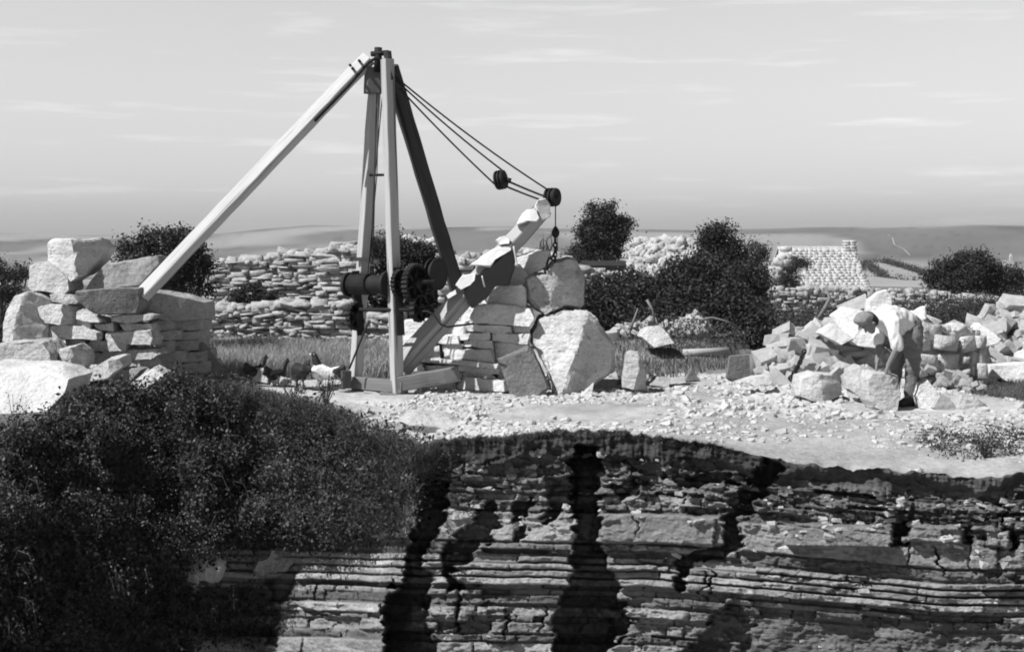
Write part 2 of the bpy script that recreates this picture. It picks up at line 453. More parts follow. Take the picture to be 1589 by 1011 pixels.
def cliff_fields():
    us = np.arange(-320, 1912, 2.0)
    nr = 400
    t = np.linspace(0, 1, nr)
    U = np.repeat(us[None, :], nr, 0)
    E = edge_v(us)[None, :]
    Vv = E + t[:, None] * (1210 - E)
    dv = Vv - E
    dip = np.where(U > 1000, .085 * (np.minimum(U, 1460) - 1000), .02 * (U - 1000)) + 4 * fbm(U / 220, Vv / 200, 61, 3)
    w = Vv - dip
    # relief outward (metres)
    r = .28 * dv / 340.0
    # beds: (w0, w1, relief, tone, blockiness)
    beds = [(742, 752, .035, .27, 0), (770, 779, .03, .26, 0), (797, 842, .11, .29, 2), (846, 855, .05, .24, 0), (866, 874, .07, .33, 1),
            (877, 885, .09, .35, 1), (888, 897, .10, .35, 1), (900, 910, .12, .36, 1), (918, 926, .04, .25, 0), (944, 958, .07, .28, 1), (968, 984, .04, .24, 0), (1000, 1030, .08, .27, 2)]
    rb = random.Random(19)
    allb = [(a, b, h, tn, bl) for a, b, h, tn, bl in beds]
    x = 724.0
    fill = []
    for bd in sorted(beds) + [(1240, 1240, 0, 0, 0)]:
        while x < bd[0] - 4:
            t_ = min(rb.choice([3, 4, 5, 6, 9, 13]), bd[0] - x)
            fill.append((x, x + t_, rb.uniform(-.03, .032), rb.uniform(.12, .20), 3)); x += t_ + rb.choice([0, 0, 1])
        x = max(x, bd[1])
    rel = np.full_like(r, -.02); tone = np.full_like(r, .13)
    rag = 1.5 * fbm(U / 130, Vv / 120, 63, 3) + 1.1 * fbm(U / 16, Vv / 30, 62, 3)
    ww = w + rag
    for i, (a, b, h, tn, bl) in enumerate(allb + fill):
        k = sstep(a - .8, a + .8, ww) * sstep(b + .8, b - .8, ww)
        # blocks of uneven width with straight joints
        mw = {0: 75, 1: 130, 2: 120, 3: 46}[bl]
        edges = [-340.0]
        while edges[-1] < 1960: edges.append(edges[-1] + mw * rb.choice([.35, .6, .8, 1.1, 1.6, 2.2]))
        edges = np.array(edges)
        offs = np.array([rb.gauss(0, .028 if bl != 2 else .04) - (.10 if rb.random() < (.16 if bl else .3) else 0) for _ in edges])
        tns = np.array([rb.uniform(.78, 1.2) for _ in edges])
        uu = U + 2.5 * fbm(U / 20, Vv / 9, 64 + i % 7, 2) + (Vv - a) * .12
        ci = np.clip(np.searchsorted(edges, uu.ravel()) - 1, 0, len(edges) - 2).reshape(U.shape)
        dist = np.minimum(np.abs(uu - edges[ci]), np.abs(edges[ci + 1] - uu))
        g_ = dist < (1.3 if bl != 3 else .8)
        rel = rel * (1 - k) + k * (.85 * h + offs[ci] - .05 * g_)
        tone = tone * (1 - k) + k * tn * tns[ci]
    clay = np.maximum(sstep(930, 950, w) * sstep(1030, 1120, U), .8 * sstep(842, 850, w) * sstep(868, 860, w) * sstep(1120, 1200, U))
    clay = np.clip(clay * (1 + .8 * fbm(U / 60, Vv / 30, 55, 4)), 0, 1)
    rel = rel * (1 - .85 * clay); tone = tone * (1 - clay) + clay * (.15 + .05 * fbm(U / 50, w / 10, 56, 4))
    # irregular vertical cracks
    for _ in range(11):
        u0 = rb.uniform(430, 1640); v0 = rb.uniform(740, 960); L = rb.uniform(25, 60); wd = rb.uniform(1.0, 2.6)
        cu_ = u0 + 13 * fbm(Vv / 9, Vv * 0 + u0, 44, 3) + (Vv - v0) * rb.uniform(-.25, .2)
        tp_ = sstep(v0, v0 + 14, Vv) * sstep(v0 + L, v0 + L - 20, Vv)
        kk = sstep(wd * tp_ + .8, wd * tp_ - .4, np.abs(U - cu_)) * (tp_ > .05)
        rel = rel - kk * .13
    r = r + rel
    # laminated bedding
    r += .008 * fbm(U / 70, w / 3.2, 65, 3) + .012 * fbm(U / 34, w / 9, 66, 3)

    def worley(x, y, seed):
        xi = np.floor(x).astype(np.int64); yi = np.floor(y).astype(np.int64)
        best = np.full(x.shape, 9.); off = np.zeros(x.shape)

        def hh(i, j, q):
            n = (i * 374761393 + j * 668265263 + (seed + q) * 144269503) & 0x7fffffff
            n = ((n ^ (n >> 13)) * 1274126177) & 0x7fffffff
            return ((n ^ (n >> 16)) & 0xffff) / 65535.0
        for di in (-1, 0, 1):
            for dj in (-1, 0, 1):
                ci = xi + di; cj = yi + dj
                cx = ci + hh(ci, cj, 0); cy = cj + hh(ci, cj, 1)
                d = (x - cx) ** 2 + (y - cy) ** 2
                o_ = hh(ci, cj, 2) - .5 + (hh(ci, cj, 3) - .5) * 1.3 * (x - cx) + (hh(ci, cj, 4) - .5) * 1.3 * (y - cy)
                m_ = d < best
                best = np.where(m_, d, best); off = np.where(m_, o_, off)
        return off
    wx = U + 5 * fbm(U / 15, Vv / 15, 57, 3); wy = w + 2 * fbm(U / 15, Vv / 12, 58, 3)
    rough = np.clip(.28 + 1.0 * fbm(U / 120, Vv / 50, 59, 3), .06, 1.0)
    rough = np.maximum(rough, .3 * clay)
    rough = np.maximum(rough, sstep(15, 40, dv) * sstep(110, 70, dv) * .9)
    calm = 1 - .6 * sstep(930, 960, Vv) * sstep(1000, 1080, U) - .45 * sstep(845, 855, Vv) * sstep(872, 862, Vv)
    rough = rough * calm
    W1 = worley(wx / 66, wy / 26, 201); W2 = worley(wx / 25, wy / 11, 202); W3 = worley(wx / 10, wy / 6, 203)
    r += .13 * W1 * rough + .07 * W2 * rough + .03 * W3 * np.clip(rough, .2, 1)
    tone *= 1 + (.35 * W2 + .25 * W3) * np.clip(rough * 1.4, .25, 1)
    # lumps and rubble
    rub = sstep(20, 60, dv) * (1 - sstep(95, 140, dv)) + .5 * sstep(930, 970, Vv) + .35
    r += .10 * fbm(U / 110, Vv / 110, 67, 3) + .03 * rub * fbm(U / 17, Vv / 11, 68, 3) + .02 * rub * fbm(U / 6, Vv / 4.5, 69, 2)
    # soil at the top: fluted dark earth
    soilh = 26 + 14 * fbm(U / 60, U * 0, 81, 3) + 14 * sstep(700, 780, U) * sstep(1150, 1000, U) - 15 * sstep(1150, 1250, U) + 12 * fbm(U / 22, U * 0, 80, 3)
    soil = sstep(soilh + 6, soilh - 6, dv + 4 * fbm(U / 8, Vv / 14, 82, 3))
    r += soil * (.05 + .05 * fbm(U / 9, Vv / 50, 83, 3) + .02 * fbm(U / 3.5, Vv / 30, 84, 2))
    r -= .06 * sstep(soilh - 4, soilh + 5, dv) * sstep(soilh + 40, soilh + 8, dv)
    tone = tone * (1 - soil) + soil * (.055 + .05 * sstep(1150, 1350, U) + .03 * fbm(U / 5, Vv / 16, 85, 2))
    brash = sstep(soilh, soilh + 6, dv) * sstep(100, 60, dv)
    tone *= 1 - .22 * brash
    tone *= 1 + .28 * fbm(U / 90, w / 16, 86, 4) + .2 * fbm(U / 14, w / 5, 87, 3)
    # right part greyer and dustier
    tone *= 1 - .18 * sstep(1050, 1250, U)
    # big block proud of the face on the right
    for (poly, h) in [([(1220, 812), (1386, 814), (1388, 850), (1222, 846)], .22), ([(1412, 812), (1494, 816), (1492, 842), (1412, 838)], .16),
                      ([(930, 797), (1122, 800), (1126, 845), (932, 842)], .12), ([(1530, 822), (1567, 822), (1566, 850), (1532, 845)], .15)]:
        k = blur(inpoly(U + 2 * fbm(U / 12, Vv / 12, 88, 2), Vv + 2 * fbm(U / 12, Vv / 9, 89, 2), poly).astype(float), 1)
        r = r * (1 - .6 * k) + k * (h + .28 * dv / 340 * .6)
        tone = tone * (1 - k) + k * (.23 + .06 * fbm(U / 20, Vv / 8, 90, 3))
    for poly, dep in CAV:
        k = inpoly(U + 11 * fbm(U / 24, Vv / 13, 91, 5) + 10 * W2, Vv + 8 * fbm(U / 20, Vv / 12, 92, 5) + 6 * W2, poly).astype(float)
        k = blur(k, 1)
        r = r - k * (dep + .12 * fbm(U / 20, Vv / 20, 93, 3))
    # left bank spills toward the camera as it goes down
    bl_ = np.clip((390 - U) / 450, 0, 1.6)
    r += bl_ ** 1.15 * 1.9 * np.clip(dv / 380, 0, 1.3) ** .9 
    # lit rock spur under the bank, sunlight put in as a paler tone
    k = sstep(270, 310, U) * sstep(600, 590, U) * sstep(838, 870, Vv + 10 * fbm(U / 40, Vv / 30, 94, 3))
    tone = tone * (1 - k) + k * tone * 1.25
    r *= np.clip(dv / 3.0, 0, 1)
    tone = np.clip(tone * .86, .03, .6)
    Y = edge_d(U) - r
    return us, U, Vv, Y, tone


us_, U_, V_, Y_, T_ = cliff_fields()


def build_cliff():
    nr, nc = U_.shape
    X = (U_ - CU) / F * Y_; Zz = CZ - (V_ - HV) / F * Y_
    idx = np.arange(nr * nc).reshape(nr, nc)
    Fc = np.stack([idx[:-1, :-1], idx[1:, :-1], idx[1:, 1:], idx[:-1, 1:]], -1).reshape(-1, 4)
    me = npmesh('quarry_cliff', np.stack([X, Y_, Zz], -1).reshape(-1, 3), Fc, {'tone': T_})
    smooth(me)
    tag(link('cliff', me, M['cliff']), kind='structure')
    # pit floor below
    xs = np.linspace(-22, 22, 60); ys = np.linspace(-14, 14.5, 50)
    Xf, Yf = np.meshgrid(xs, ys)
    Zf = -2.75 + .2 * fbm(Xf / 2, Yf / 2, 101, 4)
    idx = np.arange(Xf.size).reshape(Xf.shape)
    Fc = np.stack([idx[:-1, :-1], idx[:-1, 1:], idx[1:, 1:], idx[1:, :-1]], -1).reshape(-1, 4)
    me = npmesh('quarry_floor', np.stack([Xf, Yf, Zf], -1).reshape(-1, 3), Fc)
    smooth(me)
    tag(link('quarry_floor', me, M['floor']), kind='structure')


build_cliff()


def cliff_at(u, v):
    """world point on the face for arrays of pixels"""
    ci = np.clip(np.round((u + 320) / 2).astype(int), 0, U_.shape[1] - 1)
    e = V_[0, ci]
    ri = np.clip(np.round((v - e) / (1210 - e) * (U_.shape[0] - 1)).astype(int), 0, U_.shape[0] - 1)
    Y = Y_[ri, ci]
    return np.stack([(u - CU) / F * Y, Y, CZ - (v - HV) / F * Y], -1)


# ------------------------------------------------------------------ stones


def refine(bm, L, it=7):
    for _ in range(it):
        es = [e for e in bm.edges if e.calc_length() > L * 1.45]
        if not es: break
        bmesh.ops.subdivide_edges(bm, edges=es, cuts=1)
        ng = [f for f in bm.faces if len(f.verts) > 3]
        if ng: bmesh.ops.triangulate(bm, faces=ng)


def crisp(bm, ang=38):
    bm.normal_update()
    for f in bm.faces: f.smooth = True
    a = math.radians(ang)
    for e in bm.edges:
        if len(e.link_faces) == 2 and e.calc_face_angle(0) > a: e.smooth = False


def poly_bm(pts, Y, th=.45, rot=0., tilt=.12, ridge=None, res=.043, amp=.021, seed=0, inset=.93, origin=None):
    """rough block with the outline pts (pixels) at depth Y; rot > 0 turns its face to the right"""
    q = [P(u, v, Y) for u, v in pts]
    c = sum(q, Vector()) / len(q)
    o = origin or c
    area = sum(q[i].x * q[i - 1].z - q[i - 1].x * q[i].z for i in range(len(q)))
    if area > 0: q.reverse()
    bm = bmesh.new()
    rings = []
    rj = random.Random(seed * 7 + 1)
    for (s, y) in ((inset, 0), (1, .16 * th), (1, .8 * th), (.88, th)):
        rings.append([bm.verts.new((c.x + (p.x - c.x) * k, y + rj.uniform(0, .04) * th * (s == 1), c.z + (p.z - c.z) * k)) for p in q for k in [s if s == 1 else s + rj.uniform(-.07, .055)]])
    n = len(q)
    bm.faces.new(rings[0])
    for a, b in zip(rings, rings[1:]):
        for i in range(n):
            bm.faces.new((a[i], b[i], b[(i + 1) % n], a[(i + 1) % n]))
    bm.faces.new(list(reversed(rings[-1])))
    bmesh.ops.triangulate(bm, faces=bm.faces[:])
    bmesh.ops.recalc_face_normals(bm, faces=bm.faces[:])
    refine(bm, res)
    xs = [p.x for p in q]
    x0, x1 = min(xs), max(xs)
    for v in bm.verts:
        y = v.co.y + rot * (v.co.x - c.x) + tilt * (v.co.z - c.z)
        if ridge:
            # ridge: (fraction across, slope on the left, slope on the right, lean of the ridge line)
            xr = x0 + ridge[0] * (x1 - x0) + ridge[3] * (v.co.z - c.z)
            xr += .05 * noise.noise(Vector((seed * 1.3, v.co.z * 3.1, 0))) + .025 * noise.noise(Vector((seed, v.co.z * 11, 4)))
            d = v.co.x - xr
            y += (-d * ridge[1]) if d < 0 else d * ridge[2]
        v.co.y = Y + y
    bm.normal_update()
    sv = Vector((seed * 3.1, seed * 1.7, seed * .9))
    dis = []
    for v in bm.verts:
        p = v.co * 3.3 + sv
        d = noise.noise(p) + .55 * noise.noise(p * 2.3) + .4 * noise.noise(p * 5.1) + .22 * noise.noise(p * 11.)
        dis.append(v.normal * (amp * d))
    for v, d in zip(bm.verts, dis): v.co += d
    # move to origin
    for v in bm.verts: v.co -= o
    crisp(bm)
    return bm, o


_seed = [1]


def bm_obj(name, bm, m, parent=None, loc=None):
    me = bpy.data.meshes.new(name)
    bm.to_mesh(me); bm.free()
    return link(name, me, m, parent, loc)


def stone(name, label, pts, Y, m='pale', group=None, cat='stone', **kw):
    _seed[0] += 1
    q = [P(u, v, Y) for u, v in pts]
    c = sum(q, Vector()) / len(q)
    c.z = min(p.z for p in q)
    bm, o = poly_bm(pts, Y, seed=_seed[0], origin=c, **kw)
    ob = bm_obj(name, bm, M[m], None, o)
    tag(ob, label, cat, group)
    return ob


# rounded and angular stone templates
rng = np.random.default_rng(7)


def tmpl_box(k, n=3, power=5.0, warp=.16):
    bm = bmesh.new()
    bmesh.ops.create_cube(bm, size=2)
    bmesh.ops.subdivide_edges(bm, edges=bm.edges[:], cuts=n, use_grid_fill=True)
    sv = Vector((k * 5.3, k * 2.1, -k * 1.3))
    for v in bm.verts:
        p = v.co
        l = (abs(p.x) ** power + abs(p.y) ** power + abs(p.z) ** power) ** (1 / power)
        p = p / l * 1.03
        w = noise.noise_vector(p * .9 + sv) * warp + noise.noise_vector(p * 2.2 + sv) * warp * .45
        v.co = p + w
    bmesh.ops.triangulate(bm, faces=bm.faces[:])
    V = np.array([v.co[:] for v in bm.verts]); Fc = np.array([[v.index for v in f.verts] for f in bm.faces])
    bm.free()
    return V, Fc


TB = [tmpl_box(k, 2, 7.0, .22) for k in range(12)]


def tmpl_ang(k, res=.3):
    r = random.Random(100 + k)
    bm = bmesh.new()
    pts = []
    for sx in (-1, 1):
        for sy in (-1, 1):
            for sz in (-1, 1):
                f = .62 if r.random() < .3 else 1.0
                pts.append(Vector((sx * r.uniform(.65, 1.0) * f, sy * r.uniform(.65, 1.0), sz * r.uniform(.65, 1.0))))
    for _ in range(3):
        d = Vector((r.gauss(0, 1), r.gauss(0, 1), r.gauss(0, 1))).normalized()
        pts.append(d * r.uniform(.95, 1.2))
    for p in pts: bm.verts.new(p)
    g = bmesh.ops.convex_hull(bm, input=bm.verts[:])
    bmesh.ops.delete(bm, geom=[v for v in bm.verts if not v.link_faces], context='VERTS')
    bmesh.ops.recalc_face_normals(bm, faces=bm.faces[:])
    refine(bm, res)
    bm.normal_update()
    sv = Vector((k * 2.3, 0, k))
    ds = [v.normal * (.05 * noise.noise(v.co * 1.8 + sv) + .03 * noise.noise(v.co * 5 + sv)) for v in bm.verts]
    for v, d in zip(bm.verts, ds): v.co += d
    crisp(bm, 30)
    return bm


ANG = []
for k in range(14):
    me = bpy.data.meshes.new('rough_stone')
    b = tmpl_ang(k); b.to_mesh(me); b.free()
    ANG.append(me)


for k in range(14):
    bm = tmpl_ang(k + 60, .75)
    bmesh.ops.triangulate(bm, faces=bm.faces[:]); bm.verts.index_update()
    V = np.array([v.co[:] for v in bm.verts]); V /= np.abs(V).max(0)
    V = np.sign(V) * np.abs(V) ** .6
    TB.append((V * 1.06, np.array([[v.index for v in f.verts] for f in bm.faces]))); bm.free()
NT = len(TB)


def rotm(yaw, pitch, roll):
    return np.array(Matrix.Rotation(yaw, 3, 'Z') @ Matrix.Rotation(pitch, 3, 'X') @ Matrix.Rotation(roll, 3, 'Y'))


class Heap:
    """collects many template stones in one mesh (the stones of one wall)"""

    def __init__(self): self.V = []; self.F = []; self.n = 0

    def add(self, T, loc, sc, R):
        V, Fc = T
        W_ = (V * np.asarray(sc)) @ R.T + np.asarray(loc)
        self.V.append(W_); self.F.append(Fc + self.n); self.n += len(V)

    def mesh(self, name):
        me = npmesh(name, np.concatenate(self.V), np.concatenate(self.F))
        return me


def dry_wall(name, label, top, bot, Y0, Y1, ch=(.08, .15), sw=(.14, .42), th=.42, m='wall', seed=0, cat='stone wall', loose=.06, group=None, core=True):
    """a dry stone wall between the pixel profiles top and bot; depth goes from Y0 (left) to Y1 (right)"""
    r = random.Random(seed)
    tu, tv = zip(*top); bu, bv = zip(*bot)
    u0, u1 = min(tu), max(tu)
    Yf = lambda u: Y0 + (Y1 - Y0) * (u - u0) / max(1e-6, (u1 - u0))
    A = P(u0, 400, Y0); B = P(u1, 400, Y1)
    yaw = math.atan2(B.y - A.y, B.x - A.x)
    H = Heap()
    Ym = (Y0 + Y1) / 2
    z = min(P(u, np.interp(u, bu, bv), Ym).z for u in bu)
    ztop = max(P(u, np.interp(u, tu, tv), Ym).z for u in tu)
    while z < ztop + .1:
        h = r.uniform(*ch)
        u = u0 - r.uniform(0, 10)
        while u < u1:
            w = r.uniform(*sw)
            if r.random() < .35: w *= .5
            hs = r.choice([1, 1, 1, .55, 1.35])
            wp = w * F / Yf(u)
            uc = u + wp / 2
            Yc = Yf(uc)
            pt = CZ - (np.interp(uc, tu, tv) - HV) / F * Yc
            pb = CZ - (np.interp(uc, bu, bv) - HV) / F * Yc
            if pb - .02 < z + h * .5 < pt:
                hh = h * hs * r.uniform(.8, 1.06)
                loc = P(uc, HV, Yc); loc.z = z + h / 2 + r.uniform(-.03, .03)
                loc.y += r.uniform(-.07, .07) + th * .3
                H.add(TB[r.randrange(12, NT)], loc, (w * .53, th * .45, hh * .53), rotm(yaw + r.gauss(0, .1), r.gauss(0, loose), r.gauss(0, loose)))
            u += wp
        z += h
    # random cope stones
    for i in range(int((u1 - u0) / 9)):
        uc = r.uniform(u0, u1); Yc = Yf(uc)
        loc = P(uc, np.interp(uc, tu, tv), Yc); loc.y += th * .3; loc.z -= .02
        s = r.uniform(.06, .16)
        H.add(TB[r.randrange(NT)], loc, (s * r.uniform(.9, 1.7), th * .35, s * .6), rotm(r.uniform(-.5, .5), r.gauss(0, .25), r.gauss(0, .2)))
    if core:  # hearting: small rubble filling behind the face
        for i in range(int((u1 - u0) / 5)):
            uc = r.uniform(u0 + 4, u1 - 4); Yc = Yf(uc)
            vt = np.interp(uc, tu, tv); vb = np.interp(uc, bu, bv)
            for q in range(6):
                loc = P(uc, vt + (vb - vt) * (q + .8) / 6.3, Yc); loc.y += th * .55
                H.add(TB[r.randrange(NT)], loc, (.16, .14, max(.08, (vb - vt) / 10 / F * Yc)), rotm(yaw, 0, 0))
    c = P((u0 + u1) / 2, np.interp((u0 + u1) / 2, bu, bv), Ym)
    me = H.mesh(name)
    me.transform(Matrix.Translation(-c))
    o = link(name, me, M[m], None, c)
    tag(o, label, cat, group)
    return o


def course_wall(name, label, polys, m='pale', cat='stone wall', yaw=0.0, uref=0.0):
    """a dry-laid pier whose single courses were traced: one thing, one mesh"""
    tot = bmesh.new()
    c = None
    for (pts, Y, kw) in polys:
        _seed[0] += 1
        if c is None: c = P(pts[0][0], 590, Y)
        um = sum(p[0] for p in pts) / len(pts)
        Y = Y + yaw * (um - uref) / F * Y
        cu_ = um; cv_ = sum(p[1] for p in pts) / len(pts)
        pts = [(cu_ + (a - cu_) * 1.05, cv_ + (b - cv_) * 1.09) for a, b in pts]
        kw = dict(kw); kw['rot'] = kw.get('rot', 0) * .6 + yaw
        bm, o = poly_bm(pts, Y, seed=_seed[0], origin=c, **kw)
        me = bpy.data.meshes.new('tmp'); bm.to_mesh(me); bm.free()
        tot.from_mesh(me); bpy.data.meshes.remove(me)
    ob = bm_obj(name, tot, M[m], None, c)
    tag(ob, label, cat)
    return ob


# ---- left pile
zl = lambda *p: Z(0, 330, 2.731, p)
YL = 18.4
stone('limestone_block', 'largest squared white block on the very top of the left stone stack', zl((172, 125), (188, 110), (378, 108), (404, 148), (390, 200), (345, 262), (300, 293), (235, 280), (176, 246)), YL, ridge=(.62, .5, 1.6, -.25), tilt=.15, th=.6, cat='stone block', m='pale_lit')
stone('limestone_boulder', 'rounded white boulder wedged below the topmost block of the left stack', zl((103, 222), (135, 208), (200, 205), (300, 275), (312, 325), (290, 350), (180, 335), (120, 342), (104, 310)), YL + .1, rot=-.4, tilt=.2, th=.7)
stone('limestone_boulder', 'tall rounded boulder at the left end of the stack, partly shadowed', zl((2, 425), (38, 352), (110, 338), (196, 362), (200, 420), (182, 470), (186, 540), (60, 560), (2, 550)), YL - .2, m='pale', ridge=(.35, .5, .7, .1), th=.8, tilt=.25)
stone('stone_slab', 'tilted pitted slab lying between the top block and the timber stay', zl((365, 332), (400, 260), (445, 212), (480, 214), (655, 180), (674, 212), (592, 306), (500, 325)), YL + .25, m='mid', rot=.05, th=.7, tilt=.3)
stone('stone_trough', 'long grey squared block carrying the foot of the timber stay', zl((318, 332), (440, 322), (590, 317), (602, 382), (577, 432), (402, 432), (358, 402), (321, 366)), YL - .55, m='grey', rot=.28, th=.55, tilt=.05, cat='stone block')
stone('stone_slab', 'thin flat slab squeezed under the rounded white boulder of the left stack', zl((205, 347), (310, 345), (338, 375), (326, 386), (215, 376)), YL - .1, rot=-.2, th=.6)
stone('limestone_block', 'squared pale block beside the tall rounded boulder in the left stack', zl((140, 402), (200, 388), (266, 386), (312, 402), (300, 478), (182, 472), (146, 442)), YL - .2, ridge=(.74, .35, 1.5, 0), th=.5)
YLs = YL - .25
course_wall('dry_stone_pier', 'rough dry stone pier of flat white courses under the long grey block', [
    (zl((310, 420), (345, 407), (440, 448), (452, 466), (385, 464), (310, 452)), YLs - .1, dict(rot=-.3, th=.6)),
    (zl((455, 442), (600, 430), (667, 432), (640, 452), (540, 470), (460, 462)), YLs - .1, dict(rot=.0, th=.6)),
    (zl((308, 452), (386, 458), (386, 487), (308, 492)), YLs, dict(rot=-.1, th=.6)),
    (zl((384, 475), (486, 465), (492, 502), (420, 502)), YLs + .02, dict(rot=-.4, th=.6)),
    (zl((494, 475), (642, 470), (662, 502), (600, 507), (520, 497)), YLs, dict(rot=-.1, th=.6)),
    (zl((182, 492), (200, 480), (330, 480), (432, 505), (430, 532), (300, 534), (184, 527)), YLs - .1, dict(rot=-.3, th=.6)),
    (zl((428, 512), (640, 500), (660, 530), (650, 557), (450, 557), (428, 542)), YLs - .12, dict(rot=-.35, th=.6)),
    (zl((348, 572), (380, 542), (552, 555), (542, 582), (400, 587)), YLs - .05, dict(rot=-.25, th=.6)),
    (zl((198, 535), (278, 530), (284, 557), (218, 562)), YLs - .05, dict(rot=-.2, th=.6)),
    (zl((288, 540), (376, 538), (346, 562), (284, 560)), YLs, dict(rot=-.2, th=.6)),
    (zl((404, 590), (680, 575), (707, 592), (650, 617), (500, 622), (408, 612)), YLs - .05, dict(rot=-.3, th=.7)),
    (zl((498, 620), (592, 618), (602, 652), (508, 657)), YLs - .02, dict(rot=-.3, th=.7)),
    (zl((330, 585), (410, 590), (500, 620), (505, 660), (350, 660)), YLs + .1, dict(rot=-.2, th=.7)),
    (zl((200, 560), (350, 560), (400, 590), (330, 640), (230, 640)), YLs + .1, dict(rot=.2, th=.7)),
    (zl((596, 622), (655, 615), (668, 655), (602, 658)), YLs + .05, dict(rot=.6, th=.7)),
    (zl((510, 656), (660, 656), (660, 690), (520, 690)), YLs - .02, dict(rot=.1, th=.7)),
], yaw=-.3, uref=200)
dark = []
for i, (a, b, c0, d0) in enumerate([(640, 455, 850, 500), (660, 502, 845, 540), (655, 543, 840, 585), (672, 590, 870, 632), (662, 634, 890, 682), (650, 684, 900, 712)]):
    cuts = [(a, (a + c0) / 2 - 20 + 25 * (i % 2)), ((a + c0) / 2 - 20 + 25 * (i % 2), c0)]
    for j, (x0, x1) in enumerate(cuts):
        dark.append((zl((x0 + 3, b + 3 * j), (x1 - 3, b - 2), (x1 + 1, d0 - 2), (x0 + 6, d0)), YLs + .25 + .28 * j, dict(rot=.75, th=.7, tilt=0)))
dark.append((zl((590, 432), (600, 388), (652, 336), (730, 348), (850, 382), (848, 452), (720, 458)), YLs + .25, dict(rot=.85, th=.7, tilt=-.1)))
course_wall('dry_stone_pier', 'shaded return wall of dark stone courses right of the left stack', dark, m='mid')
stone('limestone_boulder', 'broad grey-white boulder low at the far left edge', zl((-60, 560), (60, 548), (140, 540), (182, 546), (226, 592), (232, 650), (208, 668), (150, 657), (-60, 655)), YL - 1.0, rot=-.1, tilt=.25, th=.8)
stone('limestone_block', 'upright broken white stone at the foot of the left stack', zl((236, 582), (316, 562), (346, 592), (352, 640), (322, 690), (290, 707), (230, 672)), YL - .9, ridge=(.62, .4, 1.2, 0), th=.4)
stone('limestone_block', 'white squared stone leaning at the top of the bramble bank', zl((332, 692), (440, 620), (494, 615), (506, 655), (462, 702), (345, 728)), YL - 1.2, ridge=(.8, .35, 1.4, -.3), th=.45, tilt=.5)
stone('limestone_block', 'pale angular stone sunk in the bramble below the shaded return wall', zl((538, 735), (580, 695), (640, 655), (702, 685), (682, 706), (570, 772), (544, 762)), YL - 1.5, rot=-.3, th=.45, tilt=.7)
stone('stone_slab', 'flat shadowed slab between two leaning white stones above the bramble', zl((500, 662), (592, 666), (545, 722), (463, 727)), YL - 1.0, m='mid', rot=.1, th=.4, tilt=.6)
stone('limestone_slab', 'huge smooth sunlit white slab at the lower left edge above the bramble', zl((-120, 650), (0, 656), (120, 655), (222, 668), (292, 702), (282, 760), (212, 850), (110, 915), (62, 942), (0, 880), (-120, 840)), 15.9, rot=-.15, tilt=.9, th=1.0, res=.07, cat='stone slab', m='pale_lit')
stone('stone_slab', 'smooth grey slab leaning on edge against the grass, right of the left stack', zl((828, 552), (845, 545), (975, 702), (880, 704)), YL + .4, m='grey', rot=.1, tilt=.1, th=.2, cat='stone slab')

# ---- centre stack
zc = lambda *p: Z(600, 240, 2.5278, p)
YC = 18.9
stone('limestone_boulder', 'angular boulder on top of the right end of the stack under the hook', zc((545, 488), (560, 472), (628, 470), (625, 455), (660, 416), (712, 402), (746, 408), (776, 470), (782, 590), (762, 606), (700, 600), (620, 630), (580, 602), (545, 560)), YC - .5, m='pale', ridge=(.45, .02, .7, .0), tilt=.1, th=.8, amp=.032)
stone('limestone_boulder', 'largest split boulder standing at the right end of the centre stack', zc((568, 702), (600, 642), (700, 616), (792, 620), (832, 652), (906, 762), (906, 862), (842, 892), (800, 942), (656, 946), (640, 870), (600, 780), (570, 750)), YC - .85, m='pale', ridge=(.52, .45, .75, .35), th=1.0, amp=.036, tilt=.22)
stone('limestone_slab', 'triangular grey slab leaning in front of the centre stack', zc((433, 802), (556, 754), (577, 770), (642, 915), (602, 952), (490, 952), (460, 872)), YC - 1.1, m='grey', rot=.1, th=.25, tilt=.35, cat='stone slab')
stone('limestone_chock', 'small upright pale stone propped beside the largest split boulder', zc((762, 950), (812, 895), (806, 955), (790, 962)), YC - 1.3, rot=-.5, th=.2)
